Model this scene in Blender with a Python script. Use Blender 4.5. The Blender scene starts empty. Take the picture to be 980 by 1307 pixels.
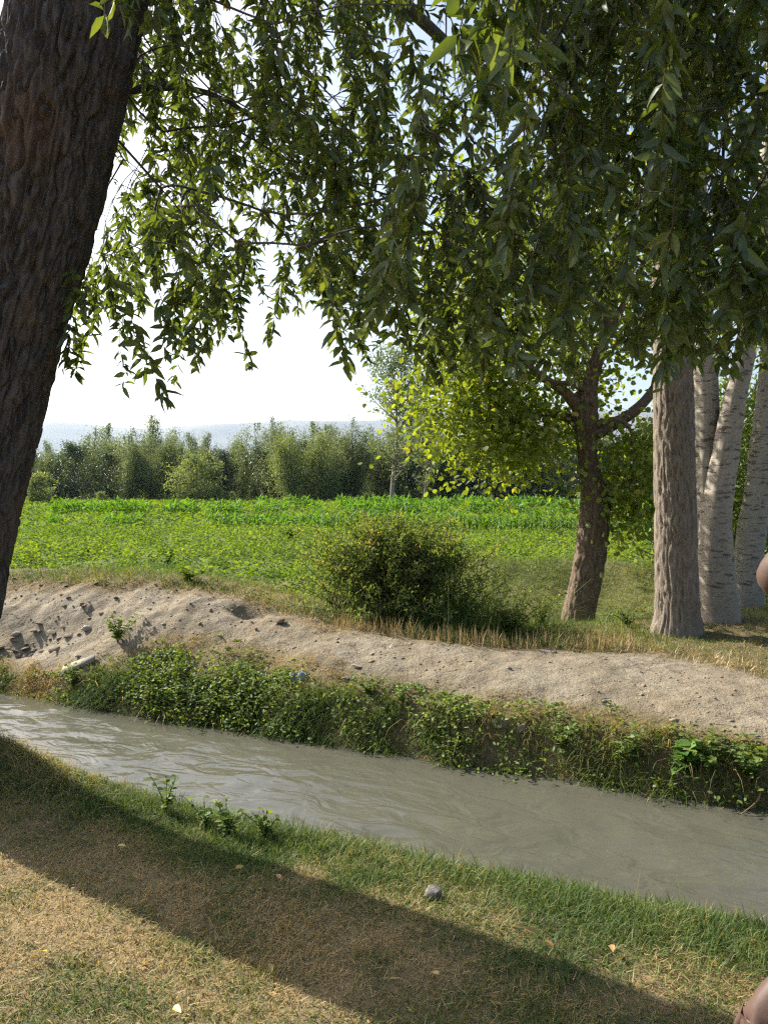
import bpy, math, random
import numpy as np
from mathutils import Vector, Matrix, Quaternion

sc = bpy.context.scene
COL = sc.collection
R = math.radians
rng = np.random.default_rng(7)
random.seed(7)

# ------------------------------------------------------------------ camera
CAMZ = 1.55
FPX = 981.0            # focal length in photograph pixels (980 x 1307)
PITCH = R(1.84)
cam = bpy.data.cameras.new('camera')
camo = bpy.data.objects.new('camera', cam)
COL.objects.link(camo)
camo.location = (0, 0, CAMZ)
camo.rotation_euler = (math.pi / 2 - PITCH, 0, 0)
cam.sensor_fit = 'HORIZONTAL'
cam.sensor_width = 36.0
cam.lens = 36.0 * FPX / 980.0
cam.clip_start = 0.05
cam.clip_end = 20000
sc.camera = camo

# ------------------------------------------------------------------ sky and sun
SUN_EL, SUN_AZ = R(34), R(-54)        # azimuth from +Y towards +X
world = bpy.data.worlds.new('World')
sc.world = world
world.use_nodes = True
wn = world.node_tree
bg = wn.nodes['Background']
sky = wn.nodes.new('ShaderNodeTexSky')
sky.sky_type = 'NISHITA'
sky.sun_disc = False
sky.sun_elevation = SUN_EL
sky.sun_rotation = SUN_AZ
sky.air_density = 1.0
sky.dust_density = 3.5
sky.ozone_density = 1.0
wn.links.new(sky.outputs[0], bg.inputs[0])
bg.inputs[1].default_value = 0.10

sun = bpy.data.lights.new('sun', 'SUN')
sun.energy = 5.0
sun.angle = R(0.55)
sun.color = (1.0, 0.94, 0.84)
suno = bpy.data.objects.new('sun', sun)
COL.objects.link(suno)
SUND = Vector((math.sin(SUN_AZ) * math.cos(SUN_EL), math.cos(SUN_AZ) * math.cos(SUN_EL), math.sin(SUN_EL)))
suno.rotation_euler = (-SUND).to_track_quat('-Z', 'Y').to_euler()
suno.location = (-20, 15, 20)

vs = sc.view_settings
vs.view_transform = 'Standard'
vs.look = 'None'
vs.gamma = 1.0
vs.use_curve_mapping = False
vs.exposure = 1.28

cy = sc.cycles
cy.max_bounces = 7
cy.diffuse_bounces = 3
cy.glossy_bounces = 3
cy.transmission_bounces = 4
cy.volume_bounces = 0
cy.transparent_max_bounces = 4
cy.use_denoising = False
cy.filter_width = 1.3
cy.use_adaptive_sampling = True
cy.adaptive_threshold = .004
cy.sample_clamp_indirect = 6.0
cy.caustics_reflective = False
cy.caustics_refractive = False

# ------------------------------------------------------------------ numeric helpers
def _hash(ix, iy, iz):
    h = (ix * 374761393 + iy * 668265263 + iz * 1274126177) & 0xFFFFFFFF
    h = ((h ^ (h >> 13)) * 1274126177) & 0xFFFFFFFF
    h = (h ^ (h >> 16)) & 0xFFFFFFFF
    return h.astype(np.float64) / 4294967295.0

def vnoise(x, y, z=0.0):
    x, y, z = np.broadcast_arrays(np.asarray(x, float), np.asarray(y, float), np.asarray(z, float))
    ix, iy, iz = np.floor(x).astype(np.int64), np.floor(y).astype(np.int64), np.floor(z).astype(np.int64)
    fx, fy, fz = x - ix, y - iy, z - iz
    u, v, w = fx * fx * (3 - 2 * fx), fy * fy * (3 - 2 * fy), fz * fz * (3 - 2 * fz)
    def L(a, b, k): return a + (b - a) * k
    c = [[[_hash(ix + i, iy + j, iz + k) for k in (0, 1)] for j in (0, 1)] for i in (0, 1)]
    return L(L(L(c[0][0][0], c[1][0][0], u), L(c[0][1][0], c[1][1][0], u), v),
             L(L(c[0][0][1], c[1][0][1], u), L(c[0][1][1], c[1][1][1], u), v), w) * 2 - 1

def fbm(x, y, z=0.0, o=4):
    a, f, s = 0.0, 1.0, 0.0
    for i in range(o):
        a = a + vnoise(np.asarray(x) * f + 17.3 * i, np.asarray(y) * f - 9.1 * i, np.asarray(z) * f + 3.7 * i) / f
        s += 1 / f
        f *= 2.03
    return a / s

def sstep(a, b, x):
    k = np.clip((np.asarray(x, float) - a) / (b - a), 0, 1)
    return k * k * (3 - 2 * k)

def unit(v):
    return v / np.maximum(np.linalg.norm(v, axis=-1, keepdims=True), 1e-9)

CP, SP = math.cos(PITCH), math.sin(PITCH)
def at(u, v, d):
    """point at forward distance d metres that lies in direction (u, v)"""
    a, b = (u - 490) / FPX, (653.5 - v) / FPX
    dy = CP + b * SP
    dz = -SP + b * CP
    return np.array([a / dy * d, d, CAMZ + dz / dy * d])

def proj(p):
    p = np.asarray(p, float)
    x, y, z = p[..., 0], p[..., 1], p[..., 2] - CAMZ
    f = y * CP - z * SP
    up = y * SP + z * CP
    return 490 + FPX * x / f, 653.5 - FPX * up / f, f

# ------------------------------------------------------------------ mesh helpers
class Acc:
    def __init__(self):
        self.v, self.t, self.q, self.r, self.n = [], [], [], [], 0
    def add(self, v, t=None, q=None, r=None):
        v = np.asarray(v, float).reshape(-1, 3)
        if t is not None and len(t): self.t.append(np.asarray(t, np.int64).reshape(-1, 3) + self.n)
        if q is not None and len(q): self.q.append(np.asarray(q, np.int64).reshape(-1, 4) + self.n)
        self.v.append(v)
        if r is None: r = np.zeros(len(v))
        self.r.append(np.broadcast_to(np.asarray(r, float), (len(v),)))
        self.n += len(v)

def mesh_from(name, acc, mat, smooth=False):
    me = bpy.data.meshes.new(name)
    v = np.concatenate(acc.v) if acc.v else np.zeros((0, 3))
    t = np.concatenate(acc.t) if acc.t else np.zeros((0, 3), np.int64)
    q = np.concatenate(acc.q) if acc.q else np.zeros((0, 4), np.int64)
    me.vertices.add(len(v))
    me.vertices.foreach_set('co', v.astype(np.float32).ravel())
    lp = np.concatenate([t.ravel(), q.ravel()]).astype(np.int32)
    me.loops.add(len(lp))
    me.loops.foreach_set('vertex_index', lp)
    st = np.concatenate([np.arange(len(t)) * 3, len(t) * 3 + np.arange(len(q)) * 4]).astype(np.int32)
    me.polygons.add(len(st))
    me.polygons.foreach_set('loop_start', st)
    if smooth:
        me.polygons.foreach_set('use_smooth', np.ones(len(st), bool))
    me.update(calc_edges=True)
    at_ = me.attributes.new('rnd', 'FLOAT', 'POINT')
    at_.data.foreach_set('value', np.concatenate(acc.r).astype(np.float32))
    me.materials.append(mat)
    return me

def obj(name, me, parent=None, loc=(0, 0, 0)):
    o = bpy.data.objects.new(name, me)
    COL.objects.link(o)
    o.location = loc
    if parent is not None: o.parent = parent
    return o

def build(name, acc, mat, parent=None, smooth=False):
    """acc holds world coordinates; a child keeps them relative to its parent's base"""
    if parent is not None:
        off = np.array(parent.location)
        acc.v = [a - off for a in acc.v]
    return obj(name, mesh_from(name, acc, mat, smooth), parent)

def empty(name, loc):
    o = bpy.data.objects.new(name, None)
    COL.objects.link(o)
    o.location = loc
    o.empty_display_size = 0.1
    return o

def tag(o, label=None, cat=None, group=None, kind=None):
    if label: o['label'] = label
    if cat: o['category'] = cat
    if group: o['group'] = group
    if kind: o['kind'] = kind
    return o

def smooth_line(pts, n):
    pts = np.asarray(pts, float)
    m = len(pts)
    d = np.r_[0, np.cumsum(np.linalg.norm(np.diff(pts[:, :3], axis=0), axis=1))]
    tt = np.linspace(0, d[-1], n)
    out = np.zeros((n, pts.shape[1]))
    i = np.clip(np.searchsorted(d, tt, 'right') - 1, 0, m - 2)
    k = ((tt - d[i]) / (d[i + 1] - d[i]))[:, None]
    p0, p1, p2, p3 = pts[np.maximum(i - 1, 0)], pts[i], pts[i + 1], pts[np.minimum(i + 2, m - 1)]
    out = 0.5 * ((2 * p1) + (-p0 + p2) * k + (2 * p0 - 5 * p1 + 4 * p2 - p3) * k ** 2 + (-p0 + 3 * p1 - 3 * p2 + p3) * k ** 3)
    return out

def tube(acc, c, r, sides=6, disp=None, cap=True, rv=0.0):
    """c (n,3) centre line, r (n) radii; disp(theta, arc, c) -> radial offset"""
    c = np.asarray(c, float); r = np.broadcast_to(np.asarray(r, float), (len(c),))
    tg = unit(np.gradient(c, axis=0))
    ref = np.array([0, 0, 1.0]) if abs(tg[:, 2]).mean() < 0.75 else np.array([1.0, 0, 0])
    sx = unit(np.cross(tg, ref)); sy = np.cross(sx, tg)
    th = np.linspace(0, 2 * np.pi, sides, endpoint=False)
    arc = np.r_[0, np.cumsum(np.linalg.norm(np.diff(c, axis=0), axis=1))]
    T, A = np.meshgrid(th, arc)
    rad = np.repeat(r[:, None], sides, 1)
    if disp is not None: rad = rad + disp(T, A, rad)
    v = c[:, None, :] + rad[..., None] * (np.cos(T)[..., None] * sx[:, None, :] + np.sin(T)[..., None] * sy[:, None, :])
    n = len(c)
    i, j = np.meshgrid(np.arange(n - 1), np.arange(sides), indexing='ij')
    j2 = (j + 1) % sides
    q = np.stack([i * sides + j, i * sides + j2, (i + 1) * sides + j2, (i + 1) * sides + j], -1).reshape(-1, 4)
    vv = v.reshape(-1, 3)
    t = []
    if cap:
        vv = np.vstack([vv, c[-1:]])
        k = (n - 1) * sides
        t = [(k + a, k + (a + 1) % sides, n * sides) for a in range(sides)]
    acc.add(vv, t, q, rv)

# leaf templates: (along, side, normal)
LANCE = (np.array([[0, 0, 0], [.28, -.5, .07], [.28, 0, 0], [.28, .5, .07], [.62, -.42, .03], [.62, 0, -.04], [.62, .42, .03], [1, 0, -.13]]),
         np.array([[0, 2, 1], [0, 3, 2], [4, 5, 7], [5, 6, 7]]), np.array([[1, 2, 5, 4], [2, 3, 6, 5]]))
BROAD = (np.array([[0, 0, 0], [.12, -.42, .05], [.3, 0, -.02], [.12, .42, .05], [.55, -.5, .04], [.62, 0, -.05], [.55, .5, .04], [1, 0, -.12]]),
         np.array([[0, 2, 1], [0, 3, 2], [4, 5, 7], [5, 6, 7]]), np.array([[1, 2, 5, 4], [2, 3, 6, 5]]))
DIAM = (np.array([[0, 0, 0], [.45, -.5, .08], [1, 0, -.05], [.45, .5, .08]]), np.array([[0, 2, 1], [0, 3, 2]]), np.zeros((0, 4), int))

def leaves(acc, P, D, N, L, W, rv, tpl=LANCE):
    P, D = np.asarray(P, float), unit(np.asarray(D, float))
    S = unit(np.cross(D, N)); N2 = np.cross(S, D)
    n = len(P)
    L = np.broadcast_to(L, (n,)); W = np.broadcast_to(W, (n,))
    tv, tt, tq = tpl
    k = len(tv)
    v = P[:, None, :] + D[:, None, :] * (L[:, None] * tv[:, 0])[..., None] + S[:, None, :] * (W[:, None] * tv[:, 1])[..., None] \
        + N2[:, None, :] * (L[:, None] * tv[:, 2])[..., None]
    off = (np.arange(n) * k)[:, None, None]
    acc.add(v, (tt[None] + off) if len(tt) else None, (tq[None] + off) if len(tq) else None, np.repeat(np.broadcast_to(rv, (n,)), k))

def rdir(n):
    return unit(rng.normal(size=(n, 3)))

def blades(acc, B, L, W, head, bend, lean, rv, seg=2, up=None):
    """grass blades: base points, length, width, heading angle, bend and lean"""
    n = len(B)
    h = np.stack([np.cos(head), np.sin(head), np.zeros(n)], -1)
    sd = np.stack([-np.sin(head), np.cos(head), np.zeros(n)], -1)
    # blade width faces a random way, so ribbons are seen at every angle
    tw = rng.uniform(-1, 1, n)
    sd = unit(sd + h * tw[:, None])
    ss = {2: [0, .5, 1], 3: [0, .35, .7, 1]}[seg]
    rows = []
    for s in ss:
        ang = lean + bend * s
        x = L * s * np.sin(ang); z = L * s * np.cos(ang)
        c = B + h * x[:, None]; c[:, 2] += z
        w = W * (1 - s ** 1.6) * 0.5
        if s < 1:
            rows += [c - sd * w[:, None], c + sd * w[:, None]]
        else:
            rows += [c]
    v = np.stack(rows, 1)
    k = v.shape[1]
    off = (np.arange(n) * k)[:, None, None]
    m = len(ss) - 2
    q = np.array([[2 * i, 2 * i + 1, 2 * i + 3, 2 * i + 2] for i in range(m)])
    t = np.array([[2 * m, 2 * m + 1, 2 * m + 2]])
    acc.add(v, t[None] + off, q[None] + off, np.repeat(np.broadcast_to(rv, (n,)), k))

# ------------------------------------------------------------------ materials
def newmat(name):
    m = bpy.data.materials.new(name)
    m.use_nodes = True
    nt = m.node_tree
    for n in list(nt.nodes): nt.nodes.remove(n)
    out = nt.nodes.new('ShaderNodeOutputMaterial')
    return m, nt, out

def N(nt, kind, **kw):
    n = nt.nodes.new(kind)
    for k, v in kw.items(): setattr(n, k, v)
    return n

def ramp(nt, src, stops):
    n = nt.nodes.new('ShaderNodeValToRGB')
    e = n.color_ramp.elements
    while len(e) < len(stops): e.new(0.5)
    for el, (p, c) in zip(e, stops):
        el.position = p
        el.color = (*c, 1) if len(c) == 3 else c
    nt.links.new(src, n.inputs[0])
    return n.outputs[0]

def noise(nt, vec, scale, detail=4, rough=.55, dist=0.0):
    n = N(nt, 'ShaderNodeTexNoise')
    n.inputs['Scale'].default_value = scale
    n.inputs['Detail'].default_value = detail
    n.inputs['Roughness'].default_value = rough
    n.inputs['Distortion'].default_value = dist
    if vec is not None: nt.links.new(vec, n.inputs['Vector'])
    return n.outputs['Fac']

def mapping(nt, vec, scale=(1, 1, 1), rot=(0, 0, 0)):
    n = N(nt, 'ShaderNodeMapping')
    n.inputs['Scale'].default_value = scale
    n.inputs['Rotation'].default_value = rot
    nt.links.new(vec, n.inputs['Vector'])
    return n.outputs[0]

def mixc(nt, fac, a, b, blend='MIX'):
    n = N(nt, 'ShaderNodeMix', data_type='RGBA', blend_type=blend)
    for s, v in ((n.inputs[0], fac), (n.inputs[6], a), (n.inputs[7], b)):
        if isinstance(v, bpy.types.NodeSocket): nt.links.new(v, s)
        elif isinstance(v, (int, float)): s.default_value = v
        else: s.default_value = (*v, 1)
    return n.outputs[2]

def math_(nt, op, a, b=None, clamp=False):
    n = N(nt, 'ShaderNodeMath', operation=op, use_clamp=clamp)
    for s, v in zip(n.inputs, (a, b)):
        if v is None: continue
        if isinstance(v, bpy.types.NodeSocket): nt.links.new(v, s)
        else: s.default_value = v
    return n.outputs[0]

def bump(nt, h, strength, dist):
    n = N(nt, 'ShaderNodeBump')
    n.inputs['Strength'].default_value = strength
    n.inputs['Distance'].default_value = dist
    nt.links.new(h, n.inputs['Height'])
    return n.outputs[0]

def leafmat(name, stops, trans=0.42, tint=(1.35, 1.25, .45), gloss=.06, rough=.42):
    m, nt, out = newmat(name)
    a = N(nt, 'ShaderNodeAttribute', attribute_name='rnd')
    c = ramp(nt, a.outputs['Fac'], stops)
    d = N(nt, 'ShaderNodeBsdfDiffuse'); nt.links.new(c, d.inputs[0])
    t = N(nt, 'ShaderNodeBsdfTranslucent')
    nt.links.new(mixc(nt, 1.0, c, tint, 'MULTIPLY'), t.inputs[0])
    mx = N(nt, 'ShaderNodeMixShader'); mx.inputs[0].default_value = trans
    nt.links.new(d.outputs[0], mx.inputs[1]); nt.links.new(t.outputs[0], mx.inputs[2])
    g = N(nt, 'ShaderNodeBsdfGlossy'); g.inputs['Roughness'].default_value = rough
    g.inputs['Color'].default_value = (.9, .95, 1, 1)
    m2 = N(nt, 'ShaderNodeMixShader'); m2.inputs[0].default_value = gloss
    nt.links.new(mx.outputs[0], m2.inputs[1]); nt.links.new(g.outputs[0], m2.inputs[2])
    nt.links.new(m2.outputs[0], out.inputs[0])
    return m

def barkmat(name, c1, c2, c3, scale=6, bdist=.01, stretch=.22, rough=.9):
    m, nt, out = newmat(name)
    tc = N(nt, 'ShaderNodeTexCoord').outputs['Object']
    v = mapping(nt, tc, (1, 1, stretch))
    n1 = noise(nt, v, scale * 4, 6, .65, .4)
    n2 = noise(nt, tc, scale * .35, 3)
    c = mixc(nt, ramp(nt, n1, [(.3, (0, 0, 0)), (.7, (1, 1, 1))]), c1, c2)
    c = mixc(nt, ramp(nt, n2, [(.48, (0, 0, 0)), (.68, (.75, .75, .75))]), c, c3)
    p = N(nt, 'ShaderNodeBsdfPrincipled')
    nt.links.new(c, p.inputs['Base Color'])
    p.inputs['Roughness'].default_value = rough
    p.inputs['Specular IOR Level'].default_value = .2
    nt.links.new(bump(nt, noise(nt, v, scale * 9, 5, .7), .7, bdist), p.inputs['Normal'])
    nt.links.new(p.outputs[0], out.inputs[0])
    return m

def plain(name, c, rough=.8, var=.25, scale=30, spec=.3, bdist=.003):
    m, nt, out = newmat(name)
    tc = N(nt, 'ShaderNodeTexCoord').outputs['Object']
    n1 = noise(nt, tc, scale, 5, .6)
    dk = tuple(x * (1 - var) for x in c); lt = tuple(min(1, x * (1 + var)) for x in c)
    p = N(nt, 'ShaderNodeBsdfPrincipled')
    nt.links.new(mixc(nt, n1, dk, lt), p.inputs['Base Color'])
    p.inputs['Roughness'].default_value = rough
    p.inputs['Specular IOR Level'].default_value = spec
    nt.links.new(bump(nt, noise(nt, tc, scale * 2, 4), .6, bdist), p.inputs['Normal'])
    nt.links.new(p.outputs[0], out.inputs[0])
    return m

M_willow = leafmat('willow_leaf', [(0, (.055, .082, .022)), (.45, (.095, .135, .032)), (.8, (.135, .175, .048)), (.97, (.17, .20, .065)), (1, (.34, .24, .07))], .46, (1.4, 1.35, .38), .04, .5)
M_mulb = leafmat('mulberry_leaf', [(0, (.12, .17, .026)), (.5, (.20, .26, .042)), (.93, (.29, .33, .06)), (1, (.36, .30, .06))], .52, (1.35, 1.3, .35), .025, .6)
M_pop = leafmat('poplar_leaf', [(0, (.03, .055, .02)), (.6, (.06, .09, .03)), (1, (.10, .12, .05))], .35, (1.4, 1.35, .45), .08)
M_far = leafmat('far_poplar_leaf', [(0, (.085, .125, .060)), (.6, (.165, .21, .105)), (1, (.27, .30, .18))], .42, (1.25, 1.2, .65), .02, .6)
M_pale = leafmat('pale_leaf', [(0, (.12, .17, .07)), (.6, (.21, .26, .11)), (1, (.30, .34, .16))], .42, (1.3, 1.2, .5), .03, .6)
M_bush = leafmat('bush_leaf', [(0, (.07, .115, .03)), (.5, (.14, .195, .048)), (.85, (.22, .265, .075)), (1, (.30, .22, .11))], .48, (1.4, 1.3, .45), .02, .6)
M_crop = leafmat('crop_leaf', [(0, (.065, .125, .022)), (.45, (.125, .205, .034)), (.85, (.20, .275, .045)), (1, (.27, .30, .06))], .5, (1.3, 1.2, .35), .015, .7)
M_maize = leafmat('maize_leaf', [(0, (.06, .16, .02)), (1, (.14, .25, .03))], .5, (1.3, 1.3, .3), .03, .6)
M_grass = leafmat('grass_blade', [(0, (.075, .125, .026)), (.35, (.145, .195, .042)), (.55, (.225, .215, .075)), (.75, (.38, .265, .11)), (1, (.54, .40, .19))], .36, (1.25, 1.15, .5), .02, .6)
M_weed = leafmat('weed_leaf', [(0, (.06, .115, .022)), (.6, (.135, .20, .036)), (1, (.22, .27, .06))], .45, (1.35, 1.25, .4), .025, .6)
M_straw = leafmat('straw', [(0, (.30, .20, .09)), (1, (.58, .44, .23))], .2, (1.1, 1.0, .7), .03)
M_deadleaf = leafmat('dead_leaf', [(0, (.25, .13, .04)), (.6, (.45, .30, .12)), (1, (.62, .45, .10))], .25, (1.1, 1.0, .6), .04)

M_wbark = barkmat('willow_bark', (.040, .037, .038), (.138, .126, .122), (.13, .088, .062), 6, .03)
M_gbark = barkmat('grey_poplar_bark', (.115, .092, .070), (.27, .225, .178), (.19, .16, .125), 9, .012)
M_mbark = barkmat('mulberry_bark', (.085, .06, .042), (.21, .155, .11), (.13, .095, .07), 8, .014)
M_twig = plain('twig_bark', (.07, .05, .035), .9)
M_ftrunk = plain('far_trunk_bark', (.22, .19, .15), .9, .3, 3)

def pale_bark():
    m, nt, out = newmat('white_poplar_bark')
    tc = N(nt, 'ShaderNodeTexCoord').outputs['Object']
    v1 = mapping(nt, tc, (7, 7, 26))          # flat lying lens-shaped scars
    n1 = noise(nt, v1, 1.0, 3, .6, .3)
    v2 = mapping(nt, tc, (18, 18, 60))
    n2 = noise(nt, v2, 1.0, 2, .5)
    n3 = noise(nt, tc, 2.2, 4)
    base = mixc(nt, n3, (.20, .172, .13), (.36, .315, .245))
    dark = math_(nt, 'MAXIMUM', ramp(nt, n1, [(.56, (0, 0, 0)), (.64, (1, 1, 1))]), ramp(nt, n2, [(.66, (0, 0, 0)), (.70, (.8, .8, .8))]))
    # old rough bark climbs from the foot of the stem
    z = N(nt, 'ShaderNodeSeparateXYZ'); nt.links.new(tc, z.inputs[0])
    rough_low = math_(nt, 'ADD', math_(nt, 'MULTIPLY', z.outputs[2], -.38), math_(nt, 'ADD', math_(nt, 'MULTIPLY', n3, 2.2), -.45))
    rl = ramp(nt, rough_low, [(.30, (0, 0, 0)), (.55, (.85, .85, .85))])
    c = mixc(nt, dark, base, (.085, .07, .055))
    c = mixc(nt, rl, c, mixc(nt, n1, (.10, .08, .065), (.34, .29, .23)))
    p = N(nt, 'ShaderNodeBsdfPrincipled')
    nt.links.new(c, p.inputs['Base Color'])
    p.inputs['Roughness'].default_value = .75
    nt.links.new(bump(nt, math_(nt, 'SUBTRACT', n3, math_(nt, 'MULTIPLY', dark, .4)), .8, .015), p.inputs['Normal'])
    nt.links.new(p.outputs[0], out.inputs[0])
    return m
M_wpbark = pale_bark()

# ------------------------------------------------------------------ the lie of the land
NT = np.array([.4110, .9116])
S_K = np.array([-40, -9, -6.5, -5, -3.5, -2, -.5, 1, 4, 40.])
ZC = np.array([.45, .45, .50, .42, .22, .08, .02, .0, .0, .0])
TC = np.array([7.0, 7.0, 7.0, 6.9, 6.6, 6.4, 6.4, 6.4, 6.4, 6.4])
Z5 = np.array([-.2, -.2, -.2, -.2, -.18, -.15, -.12, -.1, -.1, -.1])
def ts(x, y):
    return .4110 * x + .9116 * y, .9116 * x - .4110 * y
def gauss(x, y, cx, cy_, rx, ry, rot=0.0):
    c, s = math.cos(rot), math.sin(rot)
    a = ((x - cx) * c + (y - cy_) * s) / rx
    b = (-(x - cx) * s + (y - cy_) * c) / ry
    return np.exp(-(a * a + b * b))
def H(x, y):
    x, y = np.asarray(x, float), np.asarray(y, float)
    t, s = ts(x, y)
    wob = .05 * vnoise(s * 1.3, t * .3, 4.4) + .03 * vnoise(s * 4, t * .6, 8.1)
    tn = t + wob
    near = np.interp(tn, [2.6, 2.95, 3.1, 3.22, 3.4, 3.7], [0, -.03, -.08, -.25, -.55, -.9])
    near = near + sstep(3.1, 2.7, t) * (.02 * fbm(x * 1.2, y * 1.2, 1.0, 3) + .008 * fbm(x * 8, y * 8, 2.0, 3))
    near = near + .24 * gauss(x, y, -2.45, 4.15, .75, .45, -.42) * sstep(3.35, 3.0, t)
    tf = t + wob
    zc, tc, z5 = np.interp(s, S_K, ZC), np.interp(s, S_K, TC), np.interp(s, S_K, Z5)
    back = np.where(s > -3, .0, 0.0)
    far = np.where(tf < 5.2, np.interp(tf, [4.8, 5.1, 5.2], [-.9, -.62, -.45]), 0)
    k1 = sstep(5.15, 5.5, tf)
    k2 = np.clip((tf - 5.45) / np.maximum(tc - 5.45, .1), 0, 1)
    k2 = np.sin(k2 * np.pi / 2)
    k3 = sstep(tc + .25, tc + 2.2, tf)
    f2 = (-.5) + (z5 + .5) * k1 + (zc - z5) * k2 * (1 - k3) + (back - z5) * k3
    far = np.where(tf < 5.15, far, f2)
    land = sstep(5.3, 5.8, t) * sstep(120, 12, y)
    rough = .05 * fbm(x * .9, y * .9, 5, 3) + .03 * fbm(x * 4, y * 4, 6, 3) + .020 * fbm(x * 13, y * 13, 6, 2)
    far = far + land * rough * (.8 + .6 * sstep(-3.0, -6.0, s))
    # rise on which the right hand trunks stand, ditch and grassy bank behind the path
    far = far + .13 * gauss(x, y, 4.0, 8.3, 1.6, 1.2)
    far = far - .46 * gauss(x, y, 2.1, 10.3, 2.0, 1.15, .05)
    far = far + .36 * gauss(x, y, 3.3, 12.7, 2.4, .8, -.12) + .14 * gauss(x, y, 1.2, 13.4, 1.2, .5)
    far = far + .05 * fbm(x * 1.7, y * 1.7, 9, 3) * sstep(8.8, 9.6, y) * sstep(30, 14, y)
    # hollow with broken clods on the left hump, and the small pit in the path
    far = far - .17 * gauss(x, y, -3.62, 8.0, .36, .22, -.3) - .14 * gauss(x, y, -1.37, 7.70, .17, .10, -.25)
    return np.where(t < 4.2, near, far)

def hit(u, v):
    d = np.linspace(1.5, 60, 6000)
    p = np.array([at(u, v, 1.0)]) ; p0 = np.array([0, 0, CAMZ])
    pts = p0 + (p - p0) * d[:, None]
    g = H(pts[:, 0], pts[:, 1])
    i = np.argmax(pts[:, 2] <= g)
    return pts[i]

# edges of the bare path, found on the ground and kept as functions of the distance along the canal
LO = [(0, 842), (60, 848), (120, 838), (180, 822), (250, 812), (330, 828), (400, 842), (480, 862), (540, 872), (620, 884), (700, 896), (780, 902), (860, 920), (930, 938), (980, 955)]
HI = [(30, 752), (120, 746), (200, 752), (300, 762), (350, 780), (400, 797), (480, 808), (560, 819), (640, 828), (740, 830), (810, 832), (870, 842), (930, 852), (980, 864)]
def edge(pl):
    a = np.array([ts(*hit(u, v)[:2]) for u, v in pl])
    o = np.argsort(a[:, 1])
    return a[o, 1], a[o, 0]
LO_S, LO_T = edge(LO)
HI_S, HI_T = edge(HI)
def dirt(x, y):
    t, s = ts(x, y)
    w = .16 * fbm(x * 2.2, y * 2.2, 3, 4) + .10 * fbm(x * 9, y * 9, 4, 3)
    lo = np.interp(s, LO_S, LO_T); hi = np.interp(s, HI_S, HI_T)
    return sstep(-.12, .16, t - lo + w) * sstep(-.10, .2, hi - t + w)

# ------------------------------------------------------------------ ground, one sheet to the horizon
def graded(lo, hi, step, far_lo, far_hi, g=1.13):
    c = list(np.arange(lo, hi + 1e-6, step))
    d, a = step, c[-1]
    while a < far_hi:
        d = min(d * g, 900); a += d; c.append(a)
    d, a, left = step, c[0], []
    while a > far_lo:
        d = min(d * g, 900); a -= d; left.append(a)
    return np.array(left[::-1] + c)
gx = graded(-5.2, 5.6, .05, -11000, 11000)
gy = graded(1.4, 10.8, .05, -2500, 11500)
X, Y = np.meshgrid(gx, gy)
Z = H(X, Y)
a = Acc()
nx, ny = len(gx), len(gy)
i, j = np.meshgrid(np.arange(ny - 1), np.arange(nx - 1), indexing='ij')
a.add(np.stack([X, Y, Z], -1), None, np.stack([i * nx + j, i * nx + j + 1, (i + 1) * nx + j + 1, (i + 1) * nx + j], -1))

def dryness(x, y):
    """0 lush, 1 straw: how parched the mown grass of the near bank is"""
    t, s = ts(x, y)
    b = .78 - .68 * sstep(2.3, 2.95, t) - .26 * sstep(-1.6, .6, s)
    return np.clip(b + .65 * fbm(x * 1.8, y * 1.8, 21, 3) + .45 * fbm(x * 7, y * 7, 22, 2), 0, 1)

def ground_mat():
    m, nt, out = newmat('ground_soil')
    tc = N(nt, 'ShaderNodeTexCoord').outputs['Object']
    A = lambda n: N(nt, 'ShaderNodeAttribute', attribute_name=n).outputs['Fac']
    n_big, n_mid, n_fine = noise(nt, tc, 1.3, 5, .6), noise(nt, tc, 9, 6, .65), noise(nt, tc, 60, 5, .7)
    soil = mixc(nt, n_mid, (.07, .058, .030), (.16, .13, .065))
    straw = mixc(nt, n_fine, (.16, .115, .06), (.36, .27, .15))
    field = mixc(nt, n_mid, (.07, .10, .025), (.14, .17, .04))
    path = mixc(nt, ramp(nt, n_mid, [(.3, (0, 0, 0)), (.7, (1, 1, 1))]), (.20, .17, .122), (.32, .278, .208))
    path = mixc(nt, ramp(nt, n_fine, [(.52, (0, 0, 0)), (.66, (.55, .55, .55))]), path, (.13, .105, .075))
    path = mixc(nt, ramp(nt, n_big, [(.42, (0, 0, 0)), (.66, (.75, .75, .75))]), path, (.215, .172, .112))
    n_pat = noise(nt, tc, 3.2, 6, .7, .6)
    path = mixc(nt, ramp(nt, n_pat, [(.50, (0, 0, 0)), (.64, (.7, .7, .7))]), path, (.15, .122, .085))
    c = mixc(nt, A('dry'), soil, straw)
    c = mixc(nt, A('field'), c, field)
    c = mixc(nt, A('dirt'), c, path)
    p = N(nt, 'ShaderNodeBsdfPrincipled')
    nt.links.new(c, p.inputs['Base Color'])
    p.inputs['Roughness'].default_value = .95
    p.inputs['Specular IOR Level'].default_value = .15
    h = math_(nt, 'ADD', math_(nt, 'MULTIPLY', n_mid, 1.0), math_(nt, 'MULTIPLY', n_fine, .35))
    nt.links.new(bump(nt, h, .9, .05), p.inputs['Normal'])
    nt.links.new(p.outputs[0], out.inputs[0])
    return m
M_ground = ground_mat()
me = mesh_from('ground', a, M_ground, True)
tt_, ss_ = ts(X, Y)
D_ = dirt(X, Y)
dry_ = np.where(tt_ < 4.2, dryness(X, Y), np.clip(.45 + .6 * fbm(X * 1.1, Y * 1.1, 31, 3), 0, 1) * sstep(30, 12, Y))
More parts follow.
